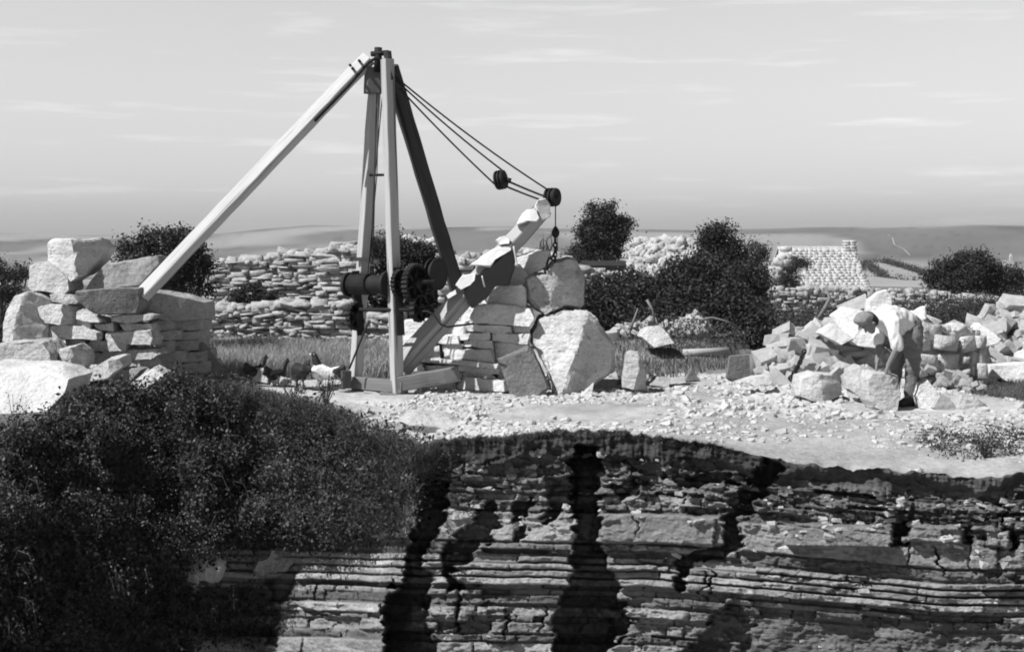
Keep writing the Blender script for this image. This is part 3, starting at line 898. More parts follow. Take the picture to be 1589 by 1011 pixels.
course_wall('dry_stone_pier', 'tall dry stone pier of flat pale courses behind the crane jib', [
    (zc((322, 642), (345, 596), (430, 586), (562, 600), (574, 640), (556, 667), (340, 662)), YC - .1, dict(rot=-.05, th=.8)),
    (zc((380, 562), (440, 516), (532, 510), (547, 522), (542, 600), (430, 588), (395, 582)), YC, dict(rot=-.15, th=.8)),
    (zc((440, 440), (520, 430), (560, 470), (545, 515), (440, 518), (400, 500)), YC + .2, dict(rot=0, th=.7)),
    (zc((505, 405), (590, 380), (640, 378), (625, 440), (560, 470), (505, 450)), YC + .3, dict(rot=-.3, th=.7)),
    (zc((312, 670), (492, 668), (492, 697), (410, 700), (318, 692)), YC - .05, dict(rot=-.2, th=.8)),
    (zc((493, 670), (557, 671), (562, 697), (498, 700)), YC, dict(rot=-.2, th=.8)),
    (zc((282, 705), (402, 697), (406, 722), (288, 727)), YC - .1, dict(rot=-.3, th=.8)),
    (zc((408, 703), (562, 702), (557, 742), (413, 732)), YC - .05, dict(rot=-.1, th=.8)),
    (zc((302, 730), (412, 729), (418, 757), (298, 752)), YC - .05, dict(rot=-.3, th=.8)),
    (zc((418, 735), (555, 745), (560, 765), (430, 805)), YC + .05, dict(rot=0, th=.8)),
    (zc((150, 728), (210, 706), (282, 710), (284, 737), (210, 743)), YC - .1, dict(rot=-.3, th=.8)),
    (zc((110, 795), (135, 755), (206, 749), (213, 797)), YC - .1, dict(rot=-.3, th=.8)),
    (zc((213, 745), (270, 736), (302, 743), (297, 762), (228, 767)), YC - .05, dict(rot=-.3, th=.8)),
    (zc((217, 770), (416, 760), (424, 808), (230, 797)), YC - .1, dict(rot=-.3, th=.8)),
    (zc((85, 800), (410, 812), (442, 816), (436, 832), (88, 818)), YC - .2, dict(rot=-.15, th=.8, amp=.006)),
    (zc((60, 822), (140, 820), (152, 842), (70, 850)), YC - .1, dict(rot=-.2, th=.8)),
    (zc((148, 834), (300, 828), (442, 832), (442, 852), (320, 853), (150, 850)), YC - .1, dict(rot=-.2, th=.8)),
    (zc((298, 854), (402, 851), (428, 872), (300, 878)), YC - .1, dict(rot=-.2, th=.8)),
    (zc((60, 850), (300, 852), (300, 890), (60, 900)), YC, dict(rot=-.1, th=.8)),
    (zc((268, 918), (310, 874), (460, 884), (468, 922), (280, 923)), YC - .35, dict(rot=-.1, th=.8)),
    (zc((272, 930), (458, 924), (462, 957), (330, 962)), YC - .35, dict(rot=-.2, th=.8)),
    (zc((60, 900), (270, 890), (275, 935), (60, 940)), YC - .2, dict(rot=.1, th=.8)),
    (zc((98, 945), (192, 932), (275, 935), (300, 965), (100, 977)), YC - .4, dict(rot=0, th=.8)),
    (zc((322, 956), (582, 955), (588, 977), (330, 988)), YC - .7, dict(rot=-.25, th=.8)),
    (zc((420, 800), (440, 800), (470, 880), (440, 890)), YC, dict(rot=.2, th=.8)),
    (zc((60, 720), (150, 715), (150, 800), (60, 815)), YC + .1, dict(rot=0, th=.8)),
    (zc((60, 660), (160, 650), (320, 650), (320, 710), (60, 730)), YC + .15, dict(rot=-.1, th=.8)),
    (zc((270, 560), (400, 560), (400, 660), (290, 660)), YC + .25, dict(rot=0, th=.8)),
], m='pale_lit', yaw=-.5, uref=700)
# ---- small loose stones by the hens and on the ground
zk = lambda *p: Z(300, 370, 3.746, p)
stone('limestone_block', 'white pitted stone with a black hen behind it, left of its neighbour', zk((332, 752), (346, 742), (447, 775), (441, 842), (338, 830)), 19.0, rot=-.35, th=.25)
stone('limestone_block', 'lower white stone leaning against the pitted stone by the hens', zk((448, 797), (476, 784), (557, 820), (546, 846), (520, 862), (440, 852)), 18.9, rot=-.35, th=.25, tilt=.4)
zr = lambda *p: Z(880, 300, 2.974, p)
stone('limestone_block', 'upright pale stone standing alone right of the largest split boulder', zr((256, 900), (280, 735), (300, 730), (332, 738), (372, 832), (376, 918), (322, 915)), 18.15, ridge=(.55, .3, 1.3, .2), th=.3)
stone('limestone_boulder', 'bright white rock lying in weeds beneath the dark thicket', zr((336, 662), (352, 636), (376, 622), (438, 616), (470, 646), (494, 690), (400, 712)), 21.8, rot=-.35, th=.5, tilt=.5)
stone('limestone_block', 'white pointed stone at the right end of the dark thicket', zr((795, 440), (835, 380), (878, 400), (880, 440), (840, 450)), 41.6, rot=-.3, th=.5)
stone('stone_slab', 'flat grey stone near the edge of the dark thicket grass', zr((380, 885), (420, 845), (480, 860), (470, 895)), 18.9, m='mid', rot=-.2, th=.3, tilt=.6)
stone('stone_slab', 'dark triangular stone among chippings before the thicket', zr((545, 865), (575, 808), (615, 862)), 19.7, m='grey', rot=.1, th=.2)
# standing slabs and post in front of the right heap
stone('stone_slab', 'leftmost grey slab standing upright before the right stone heap', zr((735, 850), (750, 750), (845, 742), (862, 755), (860, 862), (745, 860)), 19.9, m='grey', rot=.1, th=.14, tilt=.05, amp=.006, cat='stone slab')
stone('stone_slab', 'low grey slab standing between two dark posts', zr((862, 785), (975, 790), (985, 860), (880, 862)), 19.9, m='grey', rot=.2, th=.14, tilt=.05, amp=.006, cat='stone slab')
stone('stone_slab', 'grey slab standing behind the hanging iron chain', zr((985, 785), (1080, 775), (1105, 800), (1100, 880), (985, 872)), 19.9, m='grey', rot=.2, th=.14, tilt=.05, amp=.006, cat='stone slab')
stone('stone_slab', 'long white slab laid over the grey standing slabs', zr((870, 755), (960, 765), (980, 780), (975, 792), (872, 785)), 19.75, rot=-.3, th=.4, tilt=.5)
stone('stone_slab', 'flat pale slab lying on the ground before the standing slabs', zr((800, 870), (870, 850), (945, 845), (950, 880), (860, 885)), 18.1, rot=-.2, th=.35, tilt=.8)

yo = lambda u, v: float(cliff_at(np.array([float(u)]), np.array([float(v)]))[0, 1])
stone('rock_outcrop', 'white rock outcrop breaking through the bramble below the dry tuft', [(282, 886), (290, 868), (300, 858), (318, 862), (330, 856), (346, 872), (340, 890), (334, 905), (312, 902), (300, 914), (290, 902)], yo(312, 885) - .12, m='pale_lit', rot=-.35, th=.4, tilt=.3, amp=.05)
stone('rock_outcrop', 'pale ledge rock under the overhanging grass of the bank', [(388, 888), (398, 870), (412, 866), (420, 854), (444, 849), (462, 858), (455, 872), (446, 882), (420, 888), (404, 896)], yo(425, 872) - .1, m='pale', rot=-.2, th=.5, tilt=.3, amp=.05)
stone('stone_slab', 'flat pale slab half buried in turf in front of the crane sill', [(498, 640), (520, 630), (572, 634), (566, 646), (520, 652)], 15.6, rot=-.1, th=.4, tilt=1.2)
stone('stone_slab', 'broken pale slab with a dark notch near the quarry lip', [(618, 655), (640, 643), (690, 645), (716, 655), (700, 664), (650, 668)], 14.9, rot=-.1, th=.4, tilt=1.4)
stone('stone_slab', 'low flat slab at the lip above the dark fissure', [(560, 668), (590, 657), (625, 664), (610, 676), (575, 680)], 14.4, m='mid', rot=-.1, th=.3, tilt=1.4)

# ---- right: stones round the man
zm = lambda *p: Z(1180, 340, 2.809, p)
YM = 16.7
stone('limestone_block', 'squared stone block under the hand of the stooping man', zm((474, 690), (486, 665), (560, 668), (618, 690), (622, 735), (600, 850), (560, 852), (498, 832), (472, 790)), YM - .45, m='pale', ridge=(.85, .15, 1.2, -.35), th=.45, tilt=.1, cat='stone block')
stone('limestone_block', 'upright pale stone just right of the man\'s boots', zm((682, 772), (700, 720), (735, 698), (780, 770), (750, 832), (700, 830)), YM - .3, rot=-.2, th=.35, m='pale_lit')
stone('limestone_block', 'middle rounded stone of three in the row right of the man', zm((752, 822), (785, 762), (830, 780), (862, 830), (850, 862), (800, 860)), YM - .4, rot=-.15, th=.35, m='mid')
stone('limestone_block', 'flat-topped squared stone at the right end of the row by the man', zm((855, 838), (882, 760), (935, 770), (1003, 820), (975, 868), (900, 862)), YM - .5, ridge=(.75, .15, 1.2, 0), th=.4)
stone('limestone_block', 'weathered grey block lying left of the man before the heap', zm((162, 770), (178, 690), (240, 668), (330, 680), (380, 740), (385, 775), (300, 798), (220, 790)), YM + .2, m='pale', ridge=(.45, .2, .7, 0), th=.5)
stone('limestone_slab', 'tall bright white slab standing on the heap behind the man\'s back', zm((472, 400), (482, 350), (520, 318), (552, 310), (572, 330), (566, 440), (520, 470), (475, 430)), 19.3, rot=-.35, th=.25, cat='stone slab', m='pale_lit')
stone('limestone_slab', 'white slab with a hollow curved top edge right of the man', zm((588, 432), (588, 385), (640, 402), (690, 400), (718, 382), (720, 436), (640, 455)), 19.6, rot=-.35, th=.25, cat='stone slab', m='pale_lit')
stone('limestone_block', 'large sloping white slab high on the heap left of the man\'s cap', zm((330, 425), (385, 388), (455, 400), (460, 470), (400, 520), (340, 480)), 19.3, rot=-.4, th=.4, tilt=.4, m='pale_lit')
stone('limestone_block', 'broad white slanting slab behind the stooping man\'s head', zm((390, 530), (440, 470), (500, 480), (510, 560), (420, 552)), 19.1, rot=-.1, th=.4, tilt=.4, m='pale_lit')
stone('limestone_block', 'wide white slab at mid height of the heap left of the man', zm((268, 500), (330, 455), (400, 520), (350, 550), (300, 520)), 19.2, rot=-.4, th=.4, tilt=.4, m='pale_lit')
stone('limestone_block', 'pale flat stone below the man\'s reaching hand behind the block', zm((380, 740), (400, 660), (440, 640), (500, 665), (490, 765), (410, 760)), YM + .3, rot=-.15, th=.4, tilt=.5)
stone('stone_slab', 'long dark-edged slab bridging the small wall behind the man', zm((660, 455), (700, 436), (785, 465), (770, 478), (690, 478)), 19.4, m='mid', rot=.1, th=.5, tilt=.3)
dry_wall('dry_stone_wall', 'short neatly laid wall of squared stones behind the man\'s legs', [(1420, 512), (1440, 508), (1480, 510), (1512, 522), (1524, 560)], [(1420, 602), (1524, 602)], 18.95, 19.3, ch=(.13, .2), sw=(.2, .42), th=.45, m='pale', seed=4)


def heap(name, label, group, topf, base_v, u0, u1, Yb, n, size, seed, mkey='pale', steep=.9):
    r = random.Random(seed)
    done = 0
    tu, tv = zip(*topf)
    # rubble core, so no gap shows through
    H = Heap()
    for i in range(420 if n > 20 else 14):
        u = r.uniform(u0, u1); vt = np.interp(u, tu, tv) + 22
        v = r.uniform(vt, max(vt + 2, base_v))
        Y = Yb + .5 + (base_v - v) / F * Yb * steep
        s = r.uniform(.06, .12)
        H.add(TB[r.randrange(NT)], P(u, v, Y), (s, s, s), rotm(r.uniform(0, 6), r.uniform(0, 6), 0))
    c = P((u0 + u1) / 2, base_v, Yb)
    me = H.mesh('rubble'); me.transform(Matrix.Translation(-c))
    tag(link('rubble', me, M['mid'], None, c), 'small broken rubble filling the inside of ' + label[1], 'rubble', None, 'stuff')
    pts = []
    tries = 0
    while done < n and tries < 6000:
        tries += 1
        u = r.uniform(u0, u1); vt = np.interp(u, tu, tv) + 7
        if vt > base_v - 4: continue
        v = r.uniform(vt, base_v)
        s = r.uniform(*size)
        if any((u - a) ** 2 + ((v - b) * 1.3) ** 2 < (105 * (s + t_)) ** 2 * .13 for a, b, t_ in pts): continue
        pts.append((u, v, s))
        Y = Yb + (base_v - v) / F * Yb * steep
        o = link(name, ANG[r.randrange(14)], None)
        o.location = P(u, v, Y)
        o.scale = (s * r.uniform(.8, 1.5), s * r.uniform(.7, 1.1), s * r.uniform(.35, .7))
        o.rotation_euler = (r.gauss(-.42, .42), r.gauss(0, .5), r.uniform(-1.3, .0))
        tag(o, label[0], 'stone', group)
        done += 1
    return done


for me in ANG: me.materials.append(M['pale_lit'])
heap('rubble_stone', ('rough white stone in the big loose heap beside the man', 'the big heap beside the man'), 'stones of the big heap beside the man',
     [(1180, 558), (1200, 530), (1222, 502), (1260, 504), (1300, 486), (1330, 478), (1400, 490), (1440, 498)], 597, 1182, 1436, 19.3, 150, (.07, .23), 11)
heap('rubble_stone', ('angular white stone in the heap at the right edge', 'the heap at the right edge'), 'stones of the heap at the right edge',
     [(1490, 512), (1515, 492), (1545, 472), (1560, 466), (1600, 468), (1660, 480), (1720, 515)], 580, 1490, 1715, 21.1, 95, (.09, .26), 12)
heap('rubble_stone', ('small broken stone spilled behind the three squared stones', 'the spill behind the three squared stones'), 'stones spilled right of the man',
     [(1440, 560), (1470, 560), (1500, 575), (1525, 595)], 608, 1440, 1530, 18.3, 9, (.05, .1), 13)
heap('rubble_stone', ('weathered stone in the low tumbled pile beneath the thicket', 'the low tumbled pile beneath the thicket'), 'stones tumbled beneath the thicket',
     [(945, 512), (960, 500), (1000, 492), (1030, 500), (1080, 480), (1095, 490)], 520, 945, 1095, 23.5, 48, (.06, .12), 14)
stone('limestone_slab', 'long straight white slab at the base of the right edge heap', zm((1000, 640), (1100, 630), (1200, 632), (1200, 690), (1110, 712), (1000, 690)), 19.8, rot=-.2, th=.4, tilt=.3, cat='stone slab', m='pale_lit')
stone('limestone_slab', 'steeply tilted long white slab crossing the right edge heap', zm((925, 500), (965, 455), (1040, 520), (1030, 540), (960, 560)), 20.4, rot=-.4, th=.3, tilt=.4, cat='stone slab', m='pale_lit')

# ------------------------------------------------------------------ walls behind
dry_wall('dry_stone_wall', 'taller ruined stone wall standing behind the low wall, left of the crane', [(326, 412), (345, 408), (420, 402), (440, 394), (470, 396), (500, 392), (545, 380), (560, 378)], [(326, 486), (560, 486)], 29.5, 28.5, ch=(.04, .1), sw=(.14, .5), seed=1)
dry_wall('dry_stone_wall', 'projecting stone pier at the right end of the ruined wall by the winch', [(498, 392), (520, 386), (545, 382), (556, 384)], [(498, 480), (556, 480)], 27.6, 27.4, ch=(.06, .14), sw=(.2, .55), seed=2, m='pale')
dry_wall('dry_stone_wall', 'low tumbled stone wall with weeds at its foot behind the hens', [(312, 492), (322, 478), (400, 476), (455, 470), (540, 474), (575, 492), (620, 490)], [(306, 540), (420, 530), (540, 538), (620, 545)], 26.5, 25.5, ch=(.04, .1), sw=(.12, .38), seed=3, loose=.16)
dry_wall('dry_stone_wall', 'ruined pale wall stub seen between the winch and the dark stay', [(636, 374), (665, 368), (685, 374), (700, 395)], [(636, 470), (700, 470)], 30, 30, ch=(.08, .15), sw=(.12, .3), seed=5, m='pale')
dry_wall('dry_stone_wall', 'broken stone wall showing between the pier and the boulder', [(690, 412), (730, 398), (800, 392), (860, 396), (900, 415)], [(690, 470), (900, 470)], 27, 27, ch=(.07, .14), sw=(.15, .4), seed=6, m='pale')
dry_wall('dry_stone_wall', 'low stone wall under the black roofed shed', [(885, 420), (912, 418), (960, 424), (1000, 430)], [(885, 470), (1000, 470)], 38, 38, ch=(.06, .14), sw=(.1, .35), seed=7)
dry_wall('dry_stone_wall', 'long field wall running across below the stone cottage', [(1138, 452), (1200, 448), (1345, 448), (1420, 452), (1470, 455), (1530, 462), (1640, 470)], [(1138, 490), (1640, 496)], 42, 41, ch=(.08, .15), sw=(.12, .34), seed=8)


def mound_stones(name, label, prof, base, u0, u1, Y, n, size, seed, depth=3.0):
    r = random.Random(seed); tu, tv = zip(*prof); H = Heap()
    for i in range(n):
        u = r.uniform(u0, u1); vt = np.interp(u, tu, tv); v = vt + (base - vt) * r.random() ** 1.3
        s = r.uniform(*size)
        H.add(TB[r.randrange(12, NT)], P(u, v, Y + (base - v) / max(1, base - vt) * depth + r.uniform(0, .3)), (s * r.uniform(.7, 1.7), s, s * r.uniform(.25, .6)), rotm(r.uniform(0, 6), r.gauss(0, .4), r.gauss(0, .4)))
    me = H.mesh(name); c = P((u0 + u1) / 2, base, Y); me.transform(Matrix.Translation(-c))
    tag(link(name, me, M['pale'], None, c), label, 'rubble', None, 'stuff')


mound_stones('rubble', 'bank of pale quarry waste beyond the dark thicket', [(905, 400), (940, 384), (985, 376), (1040, 374), (1100, 378), (1130, 400)], 484, 905, 1130, 52, 1900, (.1, .26), 31)

# ------------------------------------------------------------------ crane


def rotframe(d, n):
    d = d.normalized(); n = (n - d * n.dot(d)).normalized(); return d, n, d.cross(n)


def beam_bm(p0, p1, a, b, n, seg=14, jit=.0014, ch=.14, taper=1.0, seed=0):
    """timber from p0 to p1; face toward n is a wide, depth b"""
    r = random.Random(seed)
    d, n, s = rotframe(p1 - p0, Vector(n))
    bm = bmesh.new(); rings = []
    gl = bm.verts.layers.float_vector.new('grain'); LL = (p1 - p0).length
    for i in range(seg + 1):
        t = i / seg; c = p0.lerp(p1, t); k = 1 + (taper - 1) * t
        A = a / 2 * k; B = b / 2 * k; e = ch * min(A, B)
        sec = [(-A + e, B), (A - e, B), (A, B - e), (A, -B + e), (A - e, -B), (-A + e, -B), (-A, -B + e), (-A, B - e)]
        jx, jy = r.gauss(0, jit), r.gauss(0, jit)
        rings.append([bm.verts.new(c + s * (x + jx + r.gauss(0, jit * .4)) + n * (y + jy + r.gauss(0, jit * .4))) for x, y in sec])
    for i, ring in enumerate(rings):
        for v in ring:
            lc = v.co - p0
            v[gl] = Vector((lc.dot(s) + seed, lc.dot(n), lc.dot(d) * .045))
    for q, w in zip(rings, rings[1:]):
        for i in range(8): bm.faces.new((q[i], q[(i + 1) % 8], w[(i + 1) % 8], w[i]))
    bm.faces.new(rings[0]); bm.faces.new(rings[-1])
    bmesh.ops.recalc_face_normals(bm, faces=bm.faces[:])
    return bm


def tube_bm(pts, r, n=8, bm=None):
    bm = bm or bmesh.new(); rings = []
    up = Vector((0.3, -.8, .52))
    for i, p in enumerate(pts):
        d = (pts[min(i + 1, len(pts) - 1)] - pts[max(i - 1, 0)])
        d, a, b = rotframe(d, up)
        rr = r[i] if isinstance(r, (list, tuple)) else r
        rings.append([bm.verts.new(p + (a * math.cos(2 * math.pi * k / n) + b * math.sin(2 * math.pi * k / n)) * rr) for k in range(n)])
    for q, w in zip(rings, rings[1:]):
        for i in range(n):
            f = bm.faces.new((q[i], q[(i + 1) % n], w[(i + 1) % n], w[i])); f.smooth = True
    bm.faces.new(rings[0]); bm.faces.new(rings[-1])
    bmesh.ops.recalc_face_normals(bm, faces=bm.faces[:])
    return bm


def lathe_bm(c, axis, prof, n=28, bm=None, teeth=0, th=.02):
    """prof: list of (distance along axis, radius); optional teeth on the rim"""
    bm = bm or bmesh.new()
    d, a, b = rotframe(axis, Vector((0, .2, 1)))
    rings = []
    for (h, r) in prof:
        ring = []
        for k in range(n):
            rr = r
            if teeth and k % 2 and r > .05: rr = r + th
            an = 2 * math.pi * k / n
            ring.append(bm.verts.new(c + d * h + (a * math.cos(an) + b * math.sin(an)) * rr))
        rings.append(ring)
    for q, w in zip(rings, rings[1:]):
        for i in range(n): bm.faces.new((q[i], q[(i + 1) % n], w[(i + 1) % n], w[i]))
    bm.faces.new(rings[0]); bm.faces.new(rings[-1])
    bmesh.ops.recalc_face_normals(bm, faces=bm.faces[:])
    return bm


def sag(p, q, s, n=14):
    return [p.lerp(q, i / n) - Vector((0, 0, s * 4 * (i / n) * (1 - i / n))) for i in range(n + 1)]


def build_crane():
    YA, YB = 18.5, 18.1
    org = P(600, 612, 18.3)
    root = empty('quarry_crane', org)
    tag(root, 'tall timber hand crane with iron winch and rope blocks at the quarry edge', 'crane')

    PR = {}
    UNDER = {'bolt': 'back_stay', 'stay_strap': 'back_stay', 'drum_rope': 'winch_drum', 'hook': 'hook_ball', 'chain': 'hook_ball', 'block_eye': 'pulley_block', 'lashing': 'jib', 'head_iron': 'head_block', 'crank_handle': 'shaft'}

    def part(name, bm, m, parent=root):
        for v in bm.verts: v.co -= org
        me = bpy.data.meshes.new(name); bm.to_mesh(me); bm.free()
        o = link(name, me, M[m], PR.get(UNDER.get(name), parent))
        PR.setdefault(name, o)
        return o

    nl = (.56, -.83, 0)
    A0, A1 = P(552, 588, YA), P(581, 138, YA)
    B0, B1 = P(617, 612, YB), P(601, 92, YB)
    part('mast_leg', beam_bm(A0, A1, .135, .135, nl, seed=1, jit=.0015), 'timber_pale')
    part('mast_leg', beam_bm(B0, B1, .135, .135, nl, seed=2, jit=.0015), 'timber_pale')
    part('head_block', beam_bm(P(579, 145, YA - .12), P(580, 106, YA - .12), .215, .25, (.25, -.97, 0), seg=4, seed=3), 'timber')
    # back stays
    up = Vector((-.72, 0, .69))
    part('back_stay', beam_bm(P(221, 458, 18.1), P(572, 90, 18.3), .19, .13, up * .62 + Vector((0, -.78, 0)), seed=4, seg=22, jit=.0015), 'timber_lit')
    part('back_stay', beam_bm(P(716, 470, 20.0), P(606, 104, 18.5), .2, .09, (.42, -.9, 0), seed=5, jit=.002), 'timber_dark')
    # iron strap along the stay head
    part('stay_strap', tube_bm([P(600, 95, 18.2), P(582, 91, 18.15), P(572, 97, 18.15), P(540, 134, 18.12), P(488, 188, 18.1)], .022, 8), 'iron')
    bm = tube_bm([P(586, 112, 18.25), P(587, 74, 18.25)], .05, 10)
    tube_bm([P(576, 84, 18.25), P(603, 82, 18.2)], .035, 8, bm)
    tube_bm([P(601, 80, 18.1), P(606, 125, 18.1)], .055, 8, bm)
    part('head_iron', bm, 'iron')
    for (u, v) in ((547, 106), (557, 94), (543, 101)):
        part('bolt', tube_bm([P(u, v, 18.25), P(u + 1, v + 1, 18.05)], .018, 8), 'iron')
    part('spacer_rod', tube_bm([P(568, 272, YA), P(612, 271, YB)], .018, 8), 'iron')
    part('spacer_board', beam_bm(P(550, 402, YA - .08), P(578, 402, YA - .2), .05, .04, (0, -1, 0), seg=2), 'timber_dark')
    # base
    part('sill', beam_bm(P(540, 592, YA + .05), P(628, 600, YB - .02), .16, .17, (.3, -.95, 0), seed=8, seg=6), 'timber')
    part('sill', beam_bm(P(618, 596, YB), P(713, 579, YC - .75), .19, .17, (.15, -.98, 0), seed=9, seg=8, jit=.003), 'timber')
    part('sill', beam_bm(P(537, 602, YA - .2), P(537, 575, YA - .2), .12, .13, (.3, -.95, 0), seg=2), 'timber_dark')
    # jib
    J0, J1 = P(620, 570, 18.38), P(845, 322, 18.5)
    nj = Vector((-.72, 0, .69)) * .72 + Vector((0, -.70, 0))
    part('jib', beam_bm(J0, J1, .25, .25, nj, seed=10, seg=22, jit=.002, taper=.72), 'timber_mid')
    Yj = 18.2
    zt = lambda *p: Z(740, 240, 5.619, p)

    def wrap(name, pts, Y, mk='sack', **kw):
        _seed[0] += 1
        bm, o = poly_bm(pts, Y, seed=_seed[0], origin=org, **kw)
        me = bpy.data.meshes.new(name); bm.to_mesh(me); bm.free()
        link(name, me, M[mk], PR['jib'])
    wrap('jib_head', zt((532, 396), (600, 378), (642, 430), (642, 540), (572, 567), (543, 520), (500, 462)), Yj, th=.34, ridge=(.3, .6, .55, 0), res=.03, amp=.008)
    wrap('wrapping', zt((352, 608), (400, 520), (440, 484), (522, 490), (545, 552), (522, 582), (440, 572)), Yj - .02, th=.3, rot=-.2, tilt=.5, res=.03)
    wrap('wrapping', zt((165, 745), (190, 720), (242, 698), (292, 740), (282, 776), (192, 788)), Yj - .05, th=.3, rot=-.2, tilt=.5, res=.03)
    wrap('wrapping', zc((328, 432), (380, 392), (440, 364), (486, 350), (490, 372), (425, 412), (405, 440)), Yj - .08, th=.3, rot=-.2, tilt=.5, res=.03)
    wrap('wrapping', zc((268, 512), (298, 476), (350, 466), (345, 492), (330, 512), (290, 530)), Yj - .12, th=.25, rot=-.2, tilt=.5, res=.03)
    wrap('wrapping', zc((232, 552), (246, 540), (270, 530), (275, 545), (240, 565)), Yj - .12, th=.2, rot=-.2, tilt=.5, res=.03)
    wrap('hanging_sheet', zc((305, 532), (345, 474), (405, 436), (490, 370), (503, 400), (500, 442), (478, 512), (425, 512), (392, 560), (335, 602), (315, 580)), Yj + .02, mk='timber_dark', th=.3, rot=.5, tilt=-.35, res=.03, amp=.02)  # shaded side of the draped cloth, its shade put into the dark material
    bm = tube_bm(sag(P(797, 382, Yj - .12), P(803, 414, Yj - .1), 0, 6), .012, 6)
    tube_bm(sag(P(748, 428, Yj - .15), P(752, 445, Yj - .1), 0, 4), .01, 6, bm)
    part('lashing', bm, 'sack')
    # winch
    ax = (P(632, 440, YB - .12) - P(552, 440, YA - .1)).normalized()
    c = P(566, 441, YA - .18)
    part('winch_drum', lathe_bm(c, ax, [(-.28, .05), (-.28, .16), (-.24, .16), (-.24, .11), (.08, .10), (.12, .12), (.34, .125), (.34, .17), (.38, .17), (.38, .05)], 26), 'iron')
    g1 = P(634, 440, YB - .15)

    def gear(cc, R, w, teeth, name='gear_wheel', spokes=5):
        bm = lathe_bm(cc, ax, [(-w, R * .86), (-w, R), (w, R), (w, R * .86), (-w, R * .86)], teeth * 2, None, 1, .022)
        d, a, b = rotframe(ax, Vector((0, .2, 1)))
        for k in range(spokes):
            an = 2 * math.pi * k / spokes
            dr = a * math.cos(an) + b * math.sin(an)
            tube_bm([cc, cc + dr * R * .88], .022, 6, bm)
        lathe_bm(cc, ax, [(-w * 1.6, .02), (-w * 1.6, .06), (w * 1.6, .06), (w * 1.6, .02)], 14, bm)
        return part(name, bm, 'iron')
    gear(g1 - ax * .13, .17, .03, 22)
    gear(g1 + ax * .1, .24, .04, 28, spokes=6)
    gear(P(650, 478, YB - .25), .16, .035, 16)
    gear(P(552, 490, YA - .15), .17, .03, 18)
    part('drum_rope', lathe_bm(c, ax, [(-.22, .1)] + [(-.22 + .0115 * k, .128 + (.010 if k % 2 else 0)) for k in range(26)] + [(.08, .1)], 20), 'rope')
    bm = tube_bm([P(538, 441, YA - .05), P(676, 437, YB - .32)], .03, 8)
    tube_bm([P(545, 480, YA - .1), P(660, 481, YB - .3)], .026, 8, bm)
    part('shaft', bm, 'iron')
    bm = beam_bm(P(560, 520, YA - .12), P(552, 420, YA - .12), .1, .03, (.3, -.95, 0), 3)
    part('bearing_plate', bm, 'iron')
    part('bearing_plate', beam_bm(P(622, 520, YB - .1), P(616, 415, YB - .1), .1, .03, (.3, -.95, 0), 3), 'iron')
    part('brake_drum', lathe_bm(P(676, 425, YB + .1), ax, [(-.05, .1), (-.05, .21), (-.03, .21), (-.03, .17), (.03, .17), (.03, .21), (.05, .21), (.05, .1)], 30), 'iron')
    part('crank_handle', tube_bm([P(648, 483, YB - .3), P(664, 483, YB - .36), P(674, 489, YB - .4), P(684, 503, YB - .42), P(694, 507, YB - .44), P(735, 502, YB - .5)], .014, 8), 'iron')
    part('brake_lever', tube_bm([P(572, 500, YA - .25), P(563, 520, YA - .28), P(542, 572, YA - .3)], .013, 8), 'iron')
    # ropes inside the mast
    part('rope', tube_bm([P(585, 146, 18.3), P(581, 270, 18.3), P(575, 425, 18.3)], .0085, 6), 'rope')
    part('rope', tube_bm([P(593, 152, 18.3), P(582, 272, 18.27), P(578, 425, 18.26)], .0085, 6), 'rope')
    part('rope', tube_bm([P(588, 146, 18.25), P(585, 270, 18.25), P(571, 425, 18.3)], .007, 6), 'rope')
    # topping ropes and blocks
    part('rope', tube_bm(sag(P(612, 118, 18.2), P(851, 295, 18.45), .05), .0115, 6), 'rope')
    part('rope', tube_bm(sag(P(614, 124, 18.2), P(779, 264, 18.4), .03), .0115, 6), 'rope')
    part('rope', tube_bm(sag(P(620, 137, 18.2), P(770, 288, 18.4), .025), .0115, 6), 'rope')
    part('rope', tube_bm(sag(P(788, 281, 18.4), P(846, 305, 18.45), .004), .014, 6), 'rope')
    part('rope', tube_bm(sag(P(780, 287, 18.4), P(836, 309, 18.42), .004), .013, 6), 'rope')

    def block(u, v, Y, R, w, axv, name):
        cc = P(u, v, Y); axv = Vector(axv).normalized()
        bm = bmesh.new()
        lathe_bm(cc, axv, [(-w, R * .2), (-w, R * .92), (-w * .6, R), (-w * .5, R * .8), (-w * .12, R * .8), (-w * .1, R), (w * .1, R), (w * .12, R * .8), (w * .5, R * .8), (w * .6, R), (w, R * .92), (w, R * .2)], 26, bm)
        tube_bm([cc - axv * w * 1.35, cc + axv * w * 1.35], R * .22, 8, bm)
        return part(name, bm, 'iron')
    block(777, 279, 18.4, .13, .06, (.92, -.35, .15), 'pulley_block')
    bm = tube_bm([P(786, 279, 18.38), P(793, 281, 18.38)], .035, 8)
    part('block_eye', bm, 'iron')
    block(857, 306, 18.5, .125, .075, (.85, -.5, 0), 'jib_sheave')
    part('rope', tube_bm([P(862, 316, 18.45), P(862, 352, 18.45)], .008, 6), 'rope')
    hk = part('hook_ball', lathe_bm(P(862, 369, 18.45), Vector((0, 0, 1)), [(0, .02), (.015, .035), (.04, .05), (.075, .055), (.11, .04), (.15, .018)], 14), 'iron')
    tb = bmesh.new()
    for k in range(5):   # chain links below the ball
        cc = P(861.5, 373 + k * 7.2, 18.45)
        n_ = 12; ringpts = []
        for q in range(n_ + 1):
            an = 2 * math.pi * q / n_
            x = math.cos(an) * .022; zz = math.sin(an) * .042
            ringpts.append(cc + (Vector((x, 0, zz)) if k % 2 else Vector((x * .35, x, zz))))
        tube_bm(ringpts, .0095, 6, tb)
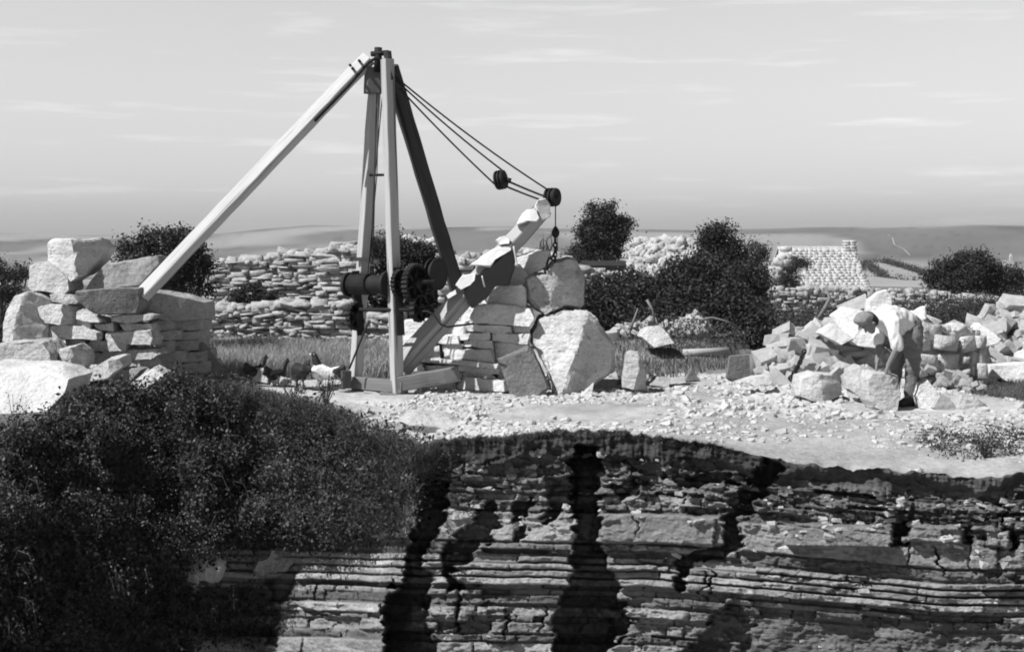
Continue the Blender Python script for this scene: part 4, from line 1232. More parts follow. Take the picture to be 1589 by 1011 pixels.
    part('chain', tb, 'iron')
    part('hook', tube_bm([P(860, 405, 18.45), P(852, 400, 18.43), P(848, 410, 18.42), P(850, 420, 18.42)], .016, 6), 'iron')
    return root


build_crane()
zw = lambda *p: Z(490, 350, 3.37, p)
stone('stone_pad', 'grey stone pad under the left end of the crane sill', zw((110, 862), (240, 866), (245, 912), (115, 908)), 18.35, m='mid', rot=.1, th=.5, tilt=.1)
stone('stone_pad', 'squared stone pad under the middle of the crane sill', zw((246, 868), (328, 870), (332, 930), (250, 926)), 18.15, m='mid', rot=.1, th=.5, tilt=.1)
stone('stone_pad', 'rough dark stone pad under the foot of the right mast leg', zw((334, 880), (470, 890), (440, 920), (340, 920)), 17.95, m='grey', rot=.1, th=.5, tilt=.1)
stone('stone_slab', 'thin sunlit slab lying before the crane sill on the grass edge', zw((60, 850), (120, 845), (290, 852), (285, 866), (70, 870)), 18.6, rot=-.2, th=.6, tilt=.8)

# ------------------------------------------------------------------ vegetation


def leaf_arrays(C, size, r, up=.35, asp=.5):
    n = len(C)
    d = r.normal(size=(n, 3)); d[:, 2] += up; d /= np.linalg.norm(d, axis=1)[:, None]
    e = r.normal(size=(n, 3)); e -= d * np.sum(e * d, 1)[:, None]; e /= np.linalg.norm(e, axis=1)[:, None]
    s = (size * r.uniform(.55, 1.3, n))[:, None]
    nrm = np.cross(d, e)
    V = np.stack([C - d * s * .5, C + e * s * asp * .5 + nrm * s * .08, C + d * s * .5, C - e * s * asp * .5 + nrm * s * .08], 1)
    return V.reshape(-1, 3), np.arange(4 * n).reshape(n, 4)


def crown_pts(ells, nclump, nleaf, cr, r, shell=.45):
    """leaf positions in clumps spread through ellipsoids ((x,y,z),(rx,ry,rz))"""
    vol = np.array([e[1][0] * e[1][1] * e[1][2] for e in ells]) ** .67; vol /= vol.sum()
    out = []
    for (c, R), k in zip(ells, (vol * nclump).astype(int) + 1):
        d = r.normal(size=(k, 3)); d /= np.linalg.norm(d, axis=1)[:, None]
        rad = r.uniform(shell, 1.0, k) ** .6
        rad = np.where(r.uniform(0, 1, k) < .14, r.uniform(1.0, 1.16, k), rad)
        keep_ = fbm(d[:, 0] * 2.6 + 3 * c[0], d[:, 2] * 2.6 + 2 * d[:, 1], 33, 3) > -.42
        rad = np.where(keep_, rad, rad * .6)
        bump = 1 + .5 * (fbm(d[:, 0] * 3.4 + c[0], d[:, 2] * 3.4 + d[:, 1], int(abs(c[0]) * 10) % 97, 4))
        q = np.array(c) + d * np.array(R) * (rad * bump)[:, None]
        m = r.integers(nleaf // 2, nleaf * 3 // 2, k)
        cc = np.repeat(q, m, 0)
        out.append(cc + r.normal(size=cc.shape) * np.array([1.15, 1.15, .85]) * cr * r.uniform(.6, 1.2, (len(cc), 1)))
    return np.concatenate(out)


def plant(name, label, base, ells, nclump, nleaf, cr, size, seed, m='leaf', cat='bush', stems=5, foliage='foliage', trunk=None, group=None, asp=.5):
    r = np.random.default_rng(seed)
    root = empty(name, base)
    tag(root, label, cat, group)
    b = np.array(base)
    C = crown_pts(ells, int(nclump * .5), int(nleaf * 1.9), cr * 1.2, r) - b
    V, Fc = leaf_arrays(C, size, r, asp=asp)
    link(foliage, npmesh(foliage, V, Fc), M[m], root)
    bm = bmesh.new()
    if trunk:
        rr = trunk
        cz = [Vector(e[0]) - Vector(base) for e in ells]
        top = max(cz, key=lambda q: q.z)
        tube_bm([Vector((0, 0, -.15)), Vector((.03, 0, top.z * .35)), Vector((top.x * .6, top.y * .6, top.z * .7)), top], [rr, rr * .8, rr * .55, rr * .2], 8, bm)
        for q in cz:
            tube_bm([Vector((.03, 0, top.z * .4)), q * .75, q * 1.02], [rr * .5, rr * .35, rr * .12], 6, bm)
        link_bm = bpy.data.meshes.new('trunk'); bm.to_mesh(link_bm); bm.free(); link('trunk', link_bm, M['bark'], root)
    else:
        for e in ells:
            for k in range(stems):
                q = Vector(e[0]) - Vector(base) + Vector(r.normal(size=3) * np.array(e[1]) * .55)
                st = Vector((q.x * .55 + r.normal() * .05, q.y * .5, 0))
                tube_bm([st, (st + q) / 2 + Vector(r.normal(size=3) * .05), q], [.02, .014, .005], 5, bm)
        link_bm = bpy.data.meshes.new('stem'); bm.to_mesh(link_bm); bm.free(); link('stem', link_bm, M['bark'], root)
    return root


def el(u, v, Y, ru, rv, ry):
    p = P(u, v, Y)
    return (tuple(p), (ru / F * Y, ry, rv / F * Y))


# bush behind the left stay
plant('thorn_bush', 'dense dark round bush behind the pale timber stay', P(255, 558, 24), [el(225, 405, 24, 45, 50, .6), el(265, 395, 24, 45, 48, .7), el(290, 425, 24, 38, 55, .6), el(250, 450, 24, 60, 50, .7), el(252, 510, 24, 55, 50, .6)], 520, 70, .07, .06, 1, 'leaf_dark')
# bush behind the winch
plant('thorn_bush', 'dark bush behind the iron winch between mast and stay', P(630, 536, 28), [el(630, 500, 28, 55, 38, .6), el(625, 420, 28, 52, 52, .5), el(600, 395, 28, 30, 32, .4), el(660, 440, 28, 36, 45, .5), el(678, 450, 28, 22, 40, .4), el(640, 400, 28, 34, 35, .4), el(590, 460, 28, 25, 30, .4)], 460, 70, .08, .06, 2, 'leaf_dark')
plant('thorn_bush', 'small dark bush in front of the ruined wall', P(400, 534, 28), [el(400, 505, 28, 34, 30, .3), el(378, 462, 28, 20, 14, .3), el(420, 466, 28, 36, 10, .3), el(395, 455, 28, 16, 14, .3)], 120, 50, .06, .06, 3, 'leaf_dark')
# thicket
plant('thicket', 'large spreading dark thicket of thorn and bramble in the middle distance', P(1050, 541, 27),
      [el(930, 485, 26, 45, 36, 1), el(985, 472, 27, 60, 38, 1.2), el(1045, 464, 27, 60, 34, 1.3), el(1100, 440, 27, 50, 40, 1.2), el(1142, 448, 27, 36, 36, 1), el(1010, 500, 25.5, 60, 25, .8), el(1090, 495, 25.5, 70, 40, .8), el(1145, 502, 25.5, 42, 34, .8)],
      1900, 75, .1, .075, 4, 'leaf_dark')
plant('tree', 'round headed dark tree beside the black roofed shed', P(935, 484, 50), [el(942, 336, 50, 26, 20, .6), el(925, 345, 50, 18, 20, .5), el(958, 352, 50, 20, 20, .5), el(912, 372, 50, 18, 16, .5), el(945, 370, 50, 24, 14, .6), el(905, 394, 50, 20, 14, .5), el(938, 394, 50, 24, 10, .5)], 300, 80, .12, .1, 5, 'leaf_dark', 'tree', foliage='crown', trunk=.09)
plant('tree', 'small flat topped tree rising out of the dark thicket', P(1118, 512, 34), [el(1112, 363, 34, 24, 13, .4), el(1125, 380, 34, 22, 14, .4), el(1105, 380, 34, 18, 12, .4), el(1135, 400, 34, 30, 22, .5)], 170, 60, .09, .07, 6, 'leaf_dark', 'tree', foliage='crown', trunk=.06)
plant('tree', 'thin wispy sapling just left of the stone cottage', P(1180, 494, 40), [el(1172, 382, 40, 11, 8, .3), el(1182, 398, 40, 12, 10, .3), el(1168, 412, 40, 12, 14, .4), el(1178, 430, 40, 12, 16, .4)], 80, 45, .1, .07, 7, 'leaf', 'tree', foliage='crown', trunk=.04)
plant('tree', 'broad dark tree clump beyond the field wall, right of the fields', P(1510, 500, 66), [el(1500, 425, 66, 45, 28, 1.2), el(1470, 435, 66, 30, 20, 1), el(1545, 435, 66, 38, 20, 1.2), el(1512, 412, 66, 26, 18, 1)], 420, 80, .16, .13, 8, 'leaf_dark', 'tree', foliage='crown', trunk=.12)
plant('bush', 'dark bush growing at the broken left end of the cottage', P(1222, 505, 72), [el(1227, 430, 72, 11, 15, .5), el(1243, 408, 72, 9, 5, .4), el(1215, 444, 72, 9, 6, .4)], 80, 50, .14, .11, 9, 'leaf_dark')
plant('bush', 'dark scrub behind the stone stack at the left edge', P(-10, 546, 26), [el(0, 440, 26, 30, 28, .6), el(-40, 430, 26, 40, 35, .7), el(22, 432, 26, 18, 20, .5), el(-15, 490, 26, 55, 55, .8)], 220, 60, .07, .06, 10, 'leaf_dark')
plant('bush', 'bare twiggy shrub behind the hanging hook', P(838, 402, 19.3), [el(845, 375, 19.3, 14, 22, .2)], 10, 12, .06, .02, 11, 'leaf', stems=14)


def scatter_leaves(name, label, poly, Yf, n, nleaf, cr, size, seed, m, lift=(.0, .3), cat='undergrowth', vr=None):
    r = np.random.default_rng(seed)
    us = [p[0] for p in poly]; vs = [p[1] for p in poly]
    u = r.uniform(min(us), max(us), n * 3); v = r.uniform(min(vs), max(vs), n * 3)
    k = inpoly(u + 8 * fbm(u / 20, v / 20, seed, 3), v, poly); u = u[k][:n]; v = v[k][:n]
    C = Yf(u, v)
    C = C + np.array([0, 0, 1]) * r.uniform(lift[0], lift[1], len(C))[:, None]
    m_ = r.integers(nleaf // 2, nleaf * 3 // 2, len(C))
    cc = np.repeat(C, m_, 0); cc = cc + r.normal(size=cc.shape) * cr
    V, Fc = leaf_arrays(cc, size, r)
    tag(link(name, npmesh(name, V, Fc), M[m]), label, cat, None, 'stuff')


def gpt(u, v):
    """points on flat ground below pixels"""
    Y = CZ * F / (v - HV)
    X = (u - CU) / F * Y
    return np.stack([X, Y, ground_z(X, Y)], -1)


def dpt(Y):
    return lambda u, v: np.stack([(u - CU) / F * Y, np.full(len(u), Y), CZ - (v - HV) / F * Y], -1)


# rank weeds in the middle distance
scatter_leaves('undergrowth', 'rough weeds and nettles below the dark thicket', [(930, 520), (1190, 500), (1200, 548), (1130, 572), (1010, 572), (960, 560)], gpt, 700, 26, .11, .05, 21, 'leaf', (0, .35))
scatter_leaves('undergrowth', 'tall dark weeds in front of the long field wall', [(1170, 508), (1620, 500), (1620, 525), (1500, 522), (1180, 532)], gpt, 900, 32, .13, .055, 22, 'leaf_dark', (0, .52))
scatter_leaves('undergrowth', 'taller dark weeds rising behind the heaps at right', [(1420, 508), (1620, 496), (1620, 525), (1430, 525)], gpt, 420, 34, .13, .055, 25, 'leaf_dark', (0, .75))
scatter_leaves('undergrowth', 'weeds growing along the foot of the low tumbled wall', [(325, 520), (600, 520), (600, 545), (325, 545)], gpt, 260, 30, .1, .04, 23, 'leaf', (0, .25))
scatter_leaves('undergrowth', 'low plants on the chippings near the quarry edge at right', [(1420, 668), (1600, 668), (1600, 692), (1430, 690)], gpt, 60, 36, .045, .03, 24, 'leaf_dark', (0, .06))


def grass_mesh(name, label, B, h, seed, m, wid=.006, lean=.35, cat='grass'):
    r = np.random.default_rng(seed)
    n = len(B)
    hh = h * r.uniform(.5, 1.25, n)
    an = r.uniform(0, 2 * np.pi, n)
    L = np.stack([np.cos(an), np.sin(an), np.zeros(n)], -1) * (hh * lean * r.uniform(.2, 1.6, n))[:, None]
    a2 = r.uniform(0, np.pi, n)
    w = np.stack([np.cos(a2), np.sin(a2), np.zeros(n)], -1) * wid
    up = np.array([0, 0, 1])
    p0 = B - w; p1 = B + w
    m1 = B + L * .35 + up * (hh * .6)[:, None]
    tip = B + L + up * (hh * (1 - .25 * lean))[:, None]
    V = np.stack([p0, p1, m1 + w * .8, m1 - w * .8, tip + w * .25, tip - w * .25], 1).reshape(-1, 3)
    b = np.arange(n)[:, None] * 6
    Fc = np.concatenate([b + np.array([[0, 1, 2, 3]]), b + np.array([[3, 2, 4, 5]])])
    tag(link(name, npmesh(name, V, Fc), M[m]), label, cat, None, 'stuff')


r0 = np.random.default_rng(5)


def in_px(poly, n, r):
    us = [p[0] for p in poly]; vs = [p[1] for p in poly]
    u = r.uniform(min(us), max(us), n); v = r.uniform(min(vs), max(vs), n)
    k = inpoly(u, v, poly)
    return u[k], v[k]


u, v = in_px([(318, 522), (640, 512), (640, 585), (560, 590), (470, 588), (340, 594)], 42000, r0)
grass_mesh('grass', 'tall pale meadow grass behind the hens', gpt(u, v), .32, 31, 'grass', .006, .4)
u, v = in_px([(940, 520), (1190, 530), (1135, 580), (960, 596)], 9000, r0)
grass_mesh('grass', 'rough grass below the thicket', gpt(u, v), .11, 32, 'grass_dark', .006, .5)
u, v = in_px([(1440, 588), (1510, 583), (1700, 565), (1700, 632), (1560, 620), (1500, 610), (1445, 603)], 14000, r0)
grass_mesh('grass', 'dark turf at the right edge', gpt(u, v), .07, 33, 'grass_dark', .004, .5)

# bramble on the left bank
r1 = np.random.default_rng(9)
u = r1.uniform(-300, 720, 15000); v = r1.uniform(585, 1180, 15000)
k = inpoly(u + 14 * fbm(u / 30, v / 30, 71, 3), v + 10 * fbm(u / 26, v / 26, 72, 3), BUSH_MASK)
u = u[k]; v = v[k]
dens = fbm(u / 70, v / 55, 73, 4)
k = r1.uniform(-1, .9, len(u)) < dens + .75
u = u[k]; v = v[k]
C = cliff_at(u, v)
lump = .34 + .62 * fbm(u / 95, v / 75, 74, 4) + .3 * fbm(u / 32, v / 26, 75, 3)
lump = np.clip(lump, .02, 1.1) * np.clip((v - edge_v(u)) / 45, .08, 1)
C = C + np.stack([lump * .12, -lump * .8, lump * .28], -1)
brown = (u > 400) & (v < 860)
leafy = r1.uniform(0, 1, len(u)) < np.where(u < 380, 1.0, np.where(u < 520, .55, .22))
Cl = C[leafy]
m_ = r1.integers(12, 40, len(Cl))
cc = np.repeat(Cl, m_, 0); cc = cc + r1.normal(size=cc.shape) * .055
lsz = np.repeat(np.clip(.034 + .02 * fbm(Cl[:, 0] * 2.2, Cl[:, 2] * 2.2, 79, 3), .018, .06), m_)[:, None]
V, Fc = leaf_arrays(cc, lsz[:, 0], r1, up=.5, asp=.62)
tag(link('bramble', npmesh('bramble', V, Fc), M['leaf']), 'dark bramble thicket covering the left bank of the quarry', 'bramble', None, 'stuff')
# long arching bramble canes that break the outline
cane = bmesh.new(); tipc = []
ks = r1.choice(len(C), 420)
for i_ in ks:
    p_ = Vector(C[i_]); L_ = r1.uniform(.25, .7); an_ = r1.uniform(-2.6, -.5)
    o_ = Vector((math.cos(an_) * L_ * .7, math.sin(an_) * L_ * .5, 0))
    q_ = [p_, p_ + o_ * .4 + Vector((0, 0, L_ * .35)), p_ + o_ * .8 + Vector((0, 0, L_ * .32)), p_ + o_ * 1.15 + Vector((0, 0, L_ * .02))]
    tube_bm(q_, [.005, .004, .003, .0015], 4, cane)
    for a_, b_ in zip(q_, q_[1:]):
        for t_ in r1.uniform(0, 1, 7): tipc.append((a_.lerp(b_, t_) + Vector(r1.normal(size=3) * .025))[:])
cm_ = bpy.data.meshes.new('bramble_cane'); cane.to_mesh(cm_); cane.free()
tag(link('bramble_canes', cm_, M['bark']), 'long arching canes rising out of the bramble', 'bramble', None, 'stuff')
V, Fc = leaf_arrays(np.array(tipc), .042, r1, up=.2, asp=.6)
tag(link('bramble', npmesh('bramble', V, Fc), M['leaf']), 'leaves along the arching bramble canes', 'bramble', None, 'stuff')
# dark inner growth so the bank never shows bare soil
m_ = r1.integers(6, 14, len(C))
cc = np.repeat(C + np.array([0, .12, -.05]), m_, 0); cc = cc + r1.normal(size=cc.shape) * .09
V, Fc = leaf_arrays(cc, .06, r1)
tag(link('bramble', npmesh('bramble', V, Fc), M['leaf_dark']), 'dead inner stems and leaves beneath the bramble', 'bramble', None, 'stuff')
# grasses hanging over the right part of the bank
u = r1.uniform(330, 720, 26000); v = r1.uniform(596, 880, 26000)
k = inpoly(u + 10 * fbm(u / 30, v / 30, 76, 3), v, BUSH_MASK) & (r1.uniform(0, 1, len(u)) < np.clip((u - 330) / 160, .1, 1))
B = cliff_at(u[k], v[k]); B[:, 1] -= .06 + .2 * np.clip(fbm(u[k] / 60, v[k] / 50, 77, 3) + .4, 0, 1)
grass_mesh('grass', 'dark rank grass on the lip of the quarry below the crane', B, .2, 34, 'grass_dark', .0035, 1.3)
u = r1.uniform(290, 360, 500); v = r1.uniform(815, 862, 500)
B = cliff_at(u, v); B[:, 1] -= .25
grass_mesh('grass', 'pale dry grass tuft above the white rock in the bank', B, .16, 35, 'grass', .004, .6)
u = r1.uniform(690, 1140, 2600)
v = edge_v(u) + np.abs(r1.normal(0, 5, len(u)))
B = cliff_at(u, v); B[:, 1] -= .01
grass_mesh('grass', 'short roots and turf fringing the dark soil edge', B, .035, 36, 'grass_dark', .003, 1.5)
u, v = in_px([(255, 592), (330, 594), (370, 604), (420, 616), (500, 632), (570, 656), (560, 664), (420, 640), (255, 620)], 9000, r1)
B = gpt(u, v)
grass_mesh('grass', 'short turf along the top of the bramble bank', B, .1, 37, 'grass_dark', .004, .7)


def weed(name, label, px, H, seed, group=None, n=14):
    r = random.Random(seed)
    base = Vector(gpt(np.array([float(px[0])]), np.array([float(px[1])]))[0])
    bm = bmesh.new()
    tips = []
    for k in range(n):
        an = r.uniform(0, 6.28); l = r.uniform(.1, .55) * H
        q = Vector((math.cos(an) * l, math.sin(an) * l, H * r.uniform(.5, 1)))
        tube_bm([Vector((0, 0, -.02)), q * .5 + Vector((0, 0, .06 * H)), q], [.004, .003, .002], 5, bm)
        for j in range(7):
            t = r.uniform(.45, 1); tips.append(q * t + Vector((r.gauss(0, .02), r.gauss(0, .02), r.gauss(0, .02))))
    root = empty(name, base); tag(root, label, 'plant', group)
    me = bpy.data.meshes.new('stem'); bm.to_mesh(me); bm.free(); link('stem', me, M['bark'], root)
    V, Fc = leaf_arrays(np.array([t[:] for t in tips]), .035, np.random.default_rng(seed), asp=.6)
    link('foliage', npmesh('foliage', V, Fc), M['leaf_dark'], root)


weed('weed', 'low dark spotted plant on white ground left of the crane foot', (505, 634), .42, 1, n=26)
weed('weed', 'smaller dark plant leaning at the end of the white ground strip', (455, 640), .34, 2, n=20)
weed('weed', 'single dark weed on pale chippings near the right quarry edge', (1528, 690), .28, 3, n=22)
weed('weed', 'thin plant against the huge white slab at the left edge', (22, 672), .42, 4, n=10)

# log, sticks, post


def log(name, label, pts, rad, m, cat):
    c = pts[0].copy()
    bm = tube_bm([p - c for p in pts], rad, 9)
    for v in bm.verts: v.co += Vector([noise.noise(v.co * 9 + Vector((i, 0, 0))) for i in range(3)]) * .012
    ob = bm_obj(name, bm, M[m], None, c); tag(ob, label, cat); return ob


log('log', 'pale sawn log lying in the weeds before the thicket', [P(1060, 549, 22), P(1090, 546, 22), P(1130, 545, 22.1)], [.075, .06, .07], 'timber_pale', 'log')
log('branch', 'curved dry branch lying across the thicket weeds', [P(1088, 496, 23.5), P(1105, 493, 23.5), P(1125, 498, 23.5), P(1143, 505, 23.5)], [.03, .025, .02, .012], 'twig', 'branch')
log('branch', 'broken stick standing out of the tumbled stones', [P(978, 512, 22.8), P(984, 494, 22.8), P(990, 478, 22.8)], [.02, .016, .011], 'twig', 'branch')
log('branch', 'short knobbed stick upright among the thicket stones', [P(1018, 508, 23.4), P(1012, 480, 23.4), P(1004, 465, 23.4)], [.018, .016, .022], 'twig', 'branch')
log('bent_post', 'crooked bare post leaning in front of the field wall', [P(1265, 502, 30), P(1280, 478, 30), P(1288, 462, 30), P(1281, 445, 30)], [.045, .04, .035, .03], 'twig', 'post')
log('post', 'thin pale stake against the field wall behind the white slab', [P(1353, 470, 40.5), P(1354, 447, 40.5)], .06, 'twig', 'post')
log('post', 'dark post between the leftmost slab and the low slab', [P(1170, 592, 19.7), P(1168, 549, 19.7)], .045, 'timber', 'post')
log('post', 'dark post holding the iron chain by the standing slabs', [P(1208, 592, 19.7), P(1209, 556, 19.7)], .035, 'timber', 'post')
log('pole', 'thin pole lying along the ground before the standing slabs', [P(1150, 595, 19.4), P(1185, 598, 19.2), P(1232, 601, 18.9)], .022, 'timber', 'pole')
tb = bmesh.new(); c0 = P(1232, 600, 19.2)
for k, t in enumerate(np.linspace(0, 1, 14)):
    uu = 1217 + 30 * t + 4 * math.sin(t * 3); vv = 598 - 52 * t
    cc = P(uu, vv, 19.2) - c0
    ring = []
    for q in range(13):
        an = 2 * math.pi * q / 12; x = math.cos(an) * .024; zz = math.sin(an) * .042
        dz = Vector((.5, 0, .87)); dx = Vector((.87, 0, -.5)) if k % 2 else Vector((0, 1, 0))
        ring.append(cc + dz * zz + dx * x)
    tube_bm(ring, .01, 6, tb)
tag(bm_obj('chain', tb, M['iron'], None, c0), 'rusty chain hanging slantwise before the grey standing slab', 'chain')

# chippings and rubble on the ground
CH = []
for k in range(10):
    bm = tmpl_ang(k + 40, .9)
    bmesh.ops.triangulate(bm, faces=bm.faces[:])
    bm.verts.index_update()
    CH.append((np.array([v.co[:] for v in bm.verts]), np.array([[v.index for v in f.verts] for f in bm.faces])))
    bm.free()
rc = random.Random(77)
H = Heap()
n = 0
while n < 9000:
    u = rc.uniform(520, 1700); d = edge_d(u)
    Y = d + .03 + (rc.random() ** 1.35) * 7.2
    X = (u - CU) / F * Y
    v = HV + CZ / Y * F
    band = 1.0
    if fbm(np.array(X / 1.1), np.array(Y / 1.1), 111, 4) < rc.uniform(-.25, .25): continue
    if u < 640 and v < 625: continue
    if 760 < u < 1560 and v > 632 and rc.random() < .72: continue
    if inpoly(np.array([u]), np.array([v]), GRASS[2])[0] or inpoly(np.array([u]), np.array([v]), GRASS[1])[0]: continue
    s = .008 + .034 * rc.random() ** 3.6
    if 600 < v < 650 and u > 1050: s *= 1.5
    z = float(ground_z(np.array(X), np.array(Y)))
    H.add(CH[rc.randrange(10)], (X, Y, z + s * .15), (s * rc.uniform(.8, 1.6), s, s * rc.uniform(.35, .7)), rotm(rc.uniform(0, 6), rc.gauss(0, .3), rc.gauss(0, .3)))
    n += 1
me = H.mesh('rubble'); smooth(me, False)
tag(link('rubble', me, M['chips']), 'pale stone chippings strewn over the quarry ground', 'chippings', None, 'stuff')
# fallen stones lodged in the face
H = Heap(); n = 0
while n < 420:
    u = rc.uniform(690, 1700); e = float(edge_v(np.array(u)))
    v = e + rc.choice([rc.uniform(35, 130), rc.uniform(35, 110), rc.uniform(40, 330)])
    if v > 1100: continue
    p = cliff_at(np.array([u]), np.array([v]))[0]
    s = .008 + .034 * rc.random() ** 3
    H.add(CH[rc.randrange(10)], p + np.array([0, .004, 0]), (s * rc.uniform(1, 2), s, s * rc.uniform(.4, .8)), rotm(rc.uniform(-.4, .4), rc.gauss(0, .3), rc.gauss(0, .2)))
    n += 1
me = H.mesh('rubble'); smooth(me, False)
tag(link('rubble', me, M['wall']), 'broken stones lodged in the soil of the quarry face', 'rubble', None, 'stuff')

# ------------------------------------------------------------------ buildings and distance


def quad_solid(pts, th, m, name, parent, org):
    bm = bmesh.new()
    n = (pts[1] - pts[0]).cross(pts[2] - pts[0]).normalized() * th
    a = [bm.verts.new(p - org) for p in pts]; b = [bm.verts.new(p + n - org) for p in pts]
    bm.faces.new(a); bm.faces.new(list(reversed(b)))
    k = len(pts)
    for i in range(k): bm.faces.new((a[i], b[i], b[(i + 1) % k], a[(i + 1) % k]))
    bmesh.ops.recalc_face_normals(bm, faces=bm.faces[:])
    me = bpy.data.meshes.new(name); bm.to_mesh(me); bm.free()
    return link(name, me, M[m], parent)


def cottage():
    org = P(1275, 447, 76); org.z = -1.9
    root = empty('stone_cottage', org)
    tag(root, 'small roofless-ended stone cottage with stone slate roof and gable chimney', 'cottage')
    R0, R1 = P(1207, 384, 78), P(1322, 384, 78)
    E0, E1 = P(1224, 448, 74.6), P(1346, 448, 74.6)
    r = random.Random(3); H = Heap()
    rows = 15
    T = tmpl_box(3, 1, 14, .1)
    for i in range(rows):
        t = (i + .5) / rows; a = E0.lerp(R0, t); b = E1.lerp(R1, t)
        x = 0; L = (b - a).length
        while x < L:
            w = r.uniform(.14, .42)
            p = a.lerp(b, min(1, (x + w / 2) / L)) - org
            pitch = math.atan2(R0.z - E0.z, R0.y - E0.y)
            H.add(T, p, (w * .55, .32, .006), rotm(r.gauss(0, .06), pitch - .05 + r.gauss(0, .03), r.gauss(0, .02)))
            x += w
    link('roof', H.mesh('roof'), M['roof'], root)
    back0 = Vector((R0.x, R0.y + 3.4, E0.z)); back1 = Vector((R1.x + .5, R1.y + 3.4, E1.z))
    quad_solid([R0, R1, back1, back0], .1, 'roof', 'roof', root, org)
    G = lambda p: Vector((p.x, p.y, -2.4))
    quad_solid([E0 + Vector((.1, .2, -.05)), E1 + Vector((-.1, .2, -.05)), G(E1) + Vector((-.1, .2, 0)), G(E0) + Vector((.1, .2, 0))], .3, 'wall', 'wall', root, org)
    quad_solid([E1, R1, back1, G(back1), G(E1)], .3, 'wall', 'wall', root, org)
    quad_solid([back0, back1, G(back1), G(back0)], .3, 'wall', 'wall', root, org)
    H = Heap()
    for i in range(150):   # ragged pale gable end
        u = r.uniform(1188, 1222); t = (u - 1188) / 34
        vt = 448 - 66 * t ** .8
        v = r.uniform(vt, 452)
        if 1206 < u and v > 410: continue
        s = r.uniform(.13, .3)
        H.add(TB[r.randrange(NT)], P(u, v, 76.5 + r.uniform(-.3, .3)) - org, (s * 1.3, .3, s * .7), rotm(r.gauss(0, .2), 0, r.gauss(0, .2)))
    link('gable_end', H.mesh('gable_end'), M['pale'], root)
    H = Heap()
    for i in range(7):
        for j in range(2):
            H.add(TB[r.randrange(NT)], P(1313 + 10 * j, 400 - i * 4.2, 77.9) - org, (.2, .3, .075), rotm(r.gauss(0, .05), 0, 0))
    link('chimney', H.mesh('chimney'), M['pale'], root)


cottage()


def shed():
    org = P(935, 432, 44)
    root = empty('shed', org)
    tag(root, 'low shed with black flat roof and boarded front under the round tree', 'shed')
    quad_solid([P(902, 404, 44), P(971, 404, 44), P(972, 412, 43.2), P(901, 412, 43.2)], .12, 'shed', 'roof', root, org)
    for k in range(9):
        u0 = 905 + k * 7.1
        quad_solid([P(u0, 412, 43.6 + .03 * (k % 2)), P(u0 + 6.6, 412, 43.6 + .03 * (k % 2)), P(u0 + 6.6, 432, 43.6 + .03 * (k % 2)), P(u0, 432, 43.6 + .03 * (k % 2))], .03, 'board', 'board', root, org)
    quad_solid([P(904, 409, 44.9), P(970, 409, 44.9), P(970, 434, 44.9), P(904, 434, 44.9)], .05, 'board', 'back_wall', root, org)


shed()


def church():
    org = P(1566, 428, 800)
    root = empty('church', org)
    tag(root, 'distant pale church tower with a corner turret beyond the tree clump', 'church')
    k = 800 / F

    def box(name, u0, u1, vt, vb, dep, spire=0):
        bm = bmesh.new()
        a = P(u0, vb, 800) - org; b = P(u1, vt, 800) - org
        g = bmesh.ops.create_cube(bm, size=1)
        for v in bm.verts:
            v.co = Vector((a.x + (v.co.x + .5) * (b.x - a.x), (v.co.y + .5) * dep, a.z + (v.co.z + .5) * (b.z - a.z)))
        if spire:
            top = [f for f in bm.faces if f.normal.z > .9]
            bmesh.ops.poke(bm, faces=top, offset=spire)
        me = bpy.data.meshes.new(name); bm.to_mesh(me); bm.free(); return link(name, me, M['church'], root)
    box('tower', 1560, 1573, 404, 432, 4.5)
    box('turret', 1567, 1571, 397, 404, 1.3, 1.6)
    box('nave', 1573, 1592, 420, 432, 6)


church()
quad_solid([P(1345, 447, 260), P(1443, 449, 260), P(1446, 432, 330), P(1372, 409, 420), P(1343, 411, 420)], .4, 'field', 'field', None, Vector((0, 0, 0)))
fo = bpy.data.objects['field']; tag(fo, kind='structure')


def hedge(label, pts, h, seed):
    r = np.random.default_rng(seed)
    C = []
    for a, b in zip(pts, pts[1:]):
        n = max(6, int((b - a).length / .6))
        for i in range(n):
            p = a.lerp(b, (i + r.random()) / n)
            C.append([p.x, p.y, p.z])
    C = np.repeat(np.array(C), 26, 0); C = C + r.normal(size=C.shape) * np.array([h * .5, h * .5, h * .35]) + np.array([0, 0, h * .3])
    V, Fc = leaf_arrays(C, h * .35, r)
    tag(link('hedge', npmesh('hedge', V, Fc), M['hedge']), label, 'hedge')


hedge('dark hedge across the middle of the pale sloping field', [P(1345, 434, 310), P(1400, 436, 300), P(1443, 435, 300)], 1.3, 1)
hedge('dark hedge bounding the top of the pale sloping field', [P(1343, 409, 415), P(1372, 407, 415), P(1410, 419, 370), P(1450, 432, 325)], 1.5, 2)
hedge('dark hedge running down beside the cottage gable', [P(1344, 411, 410), P(1356, 424, 350), P(1372, 434, 305)], 1.6, 3)
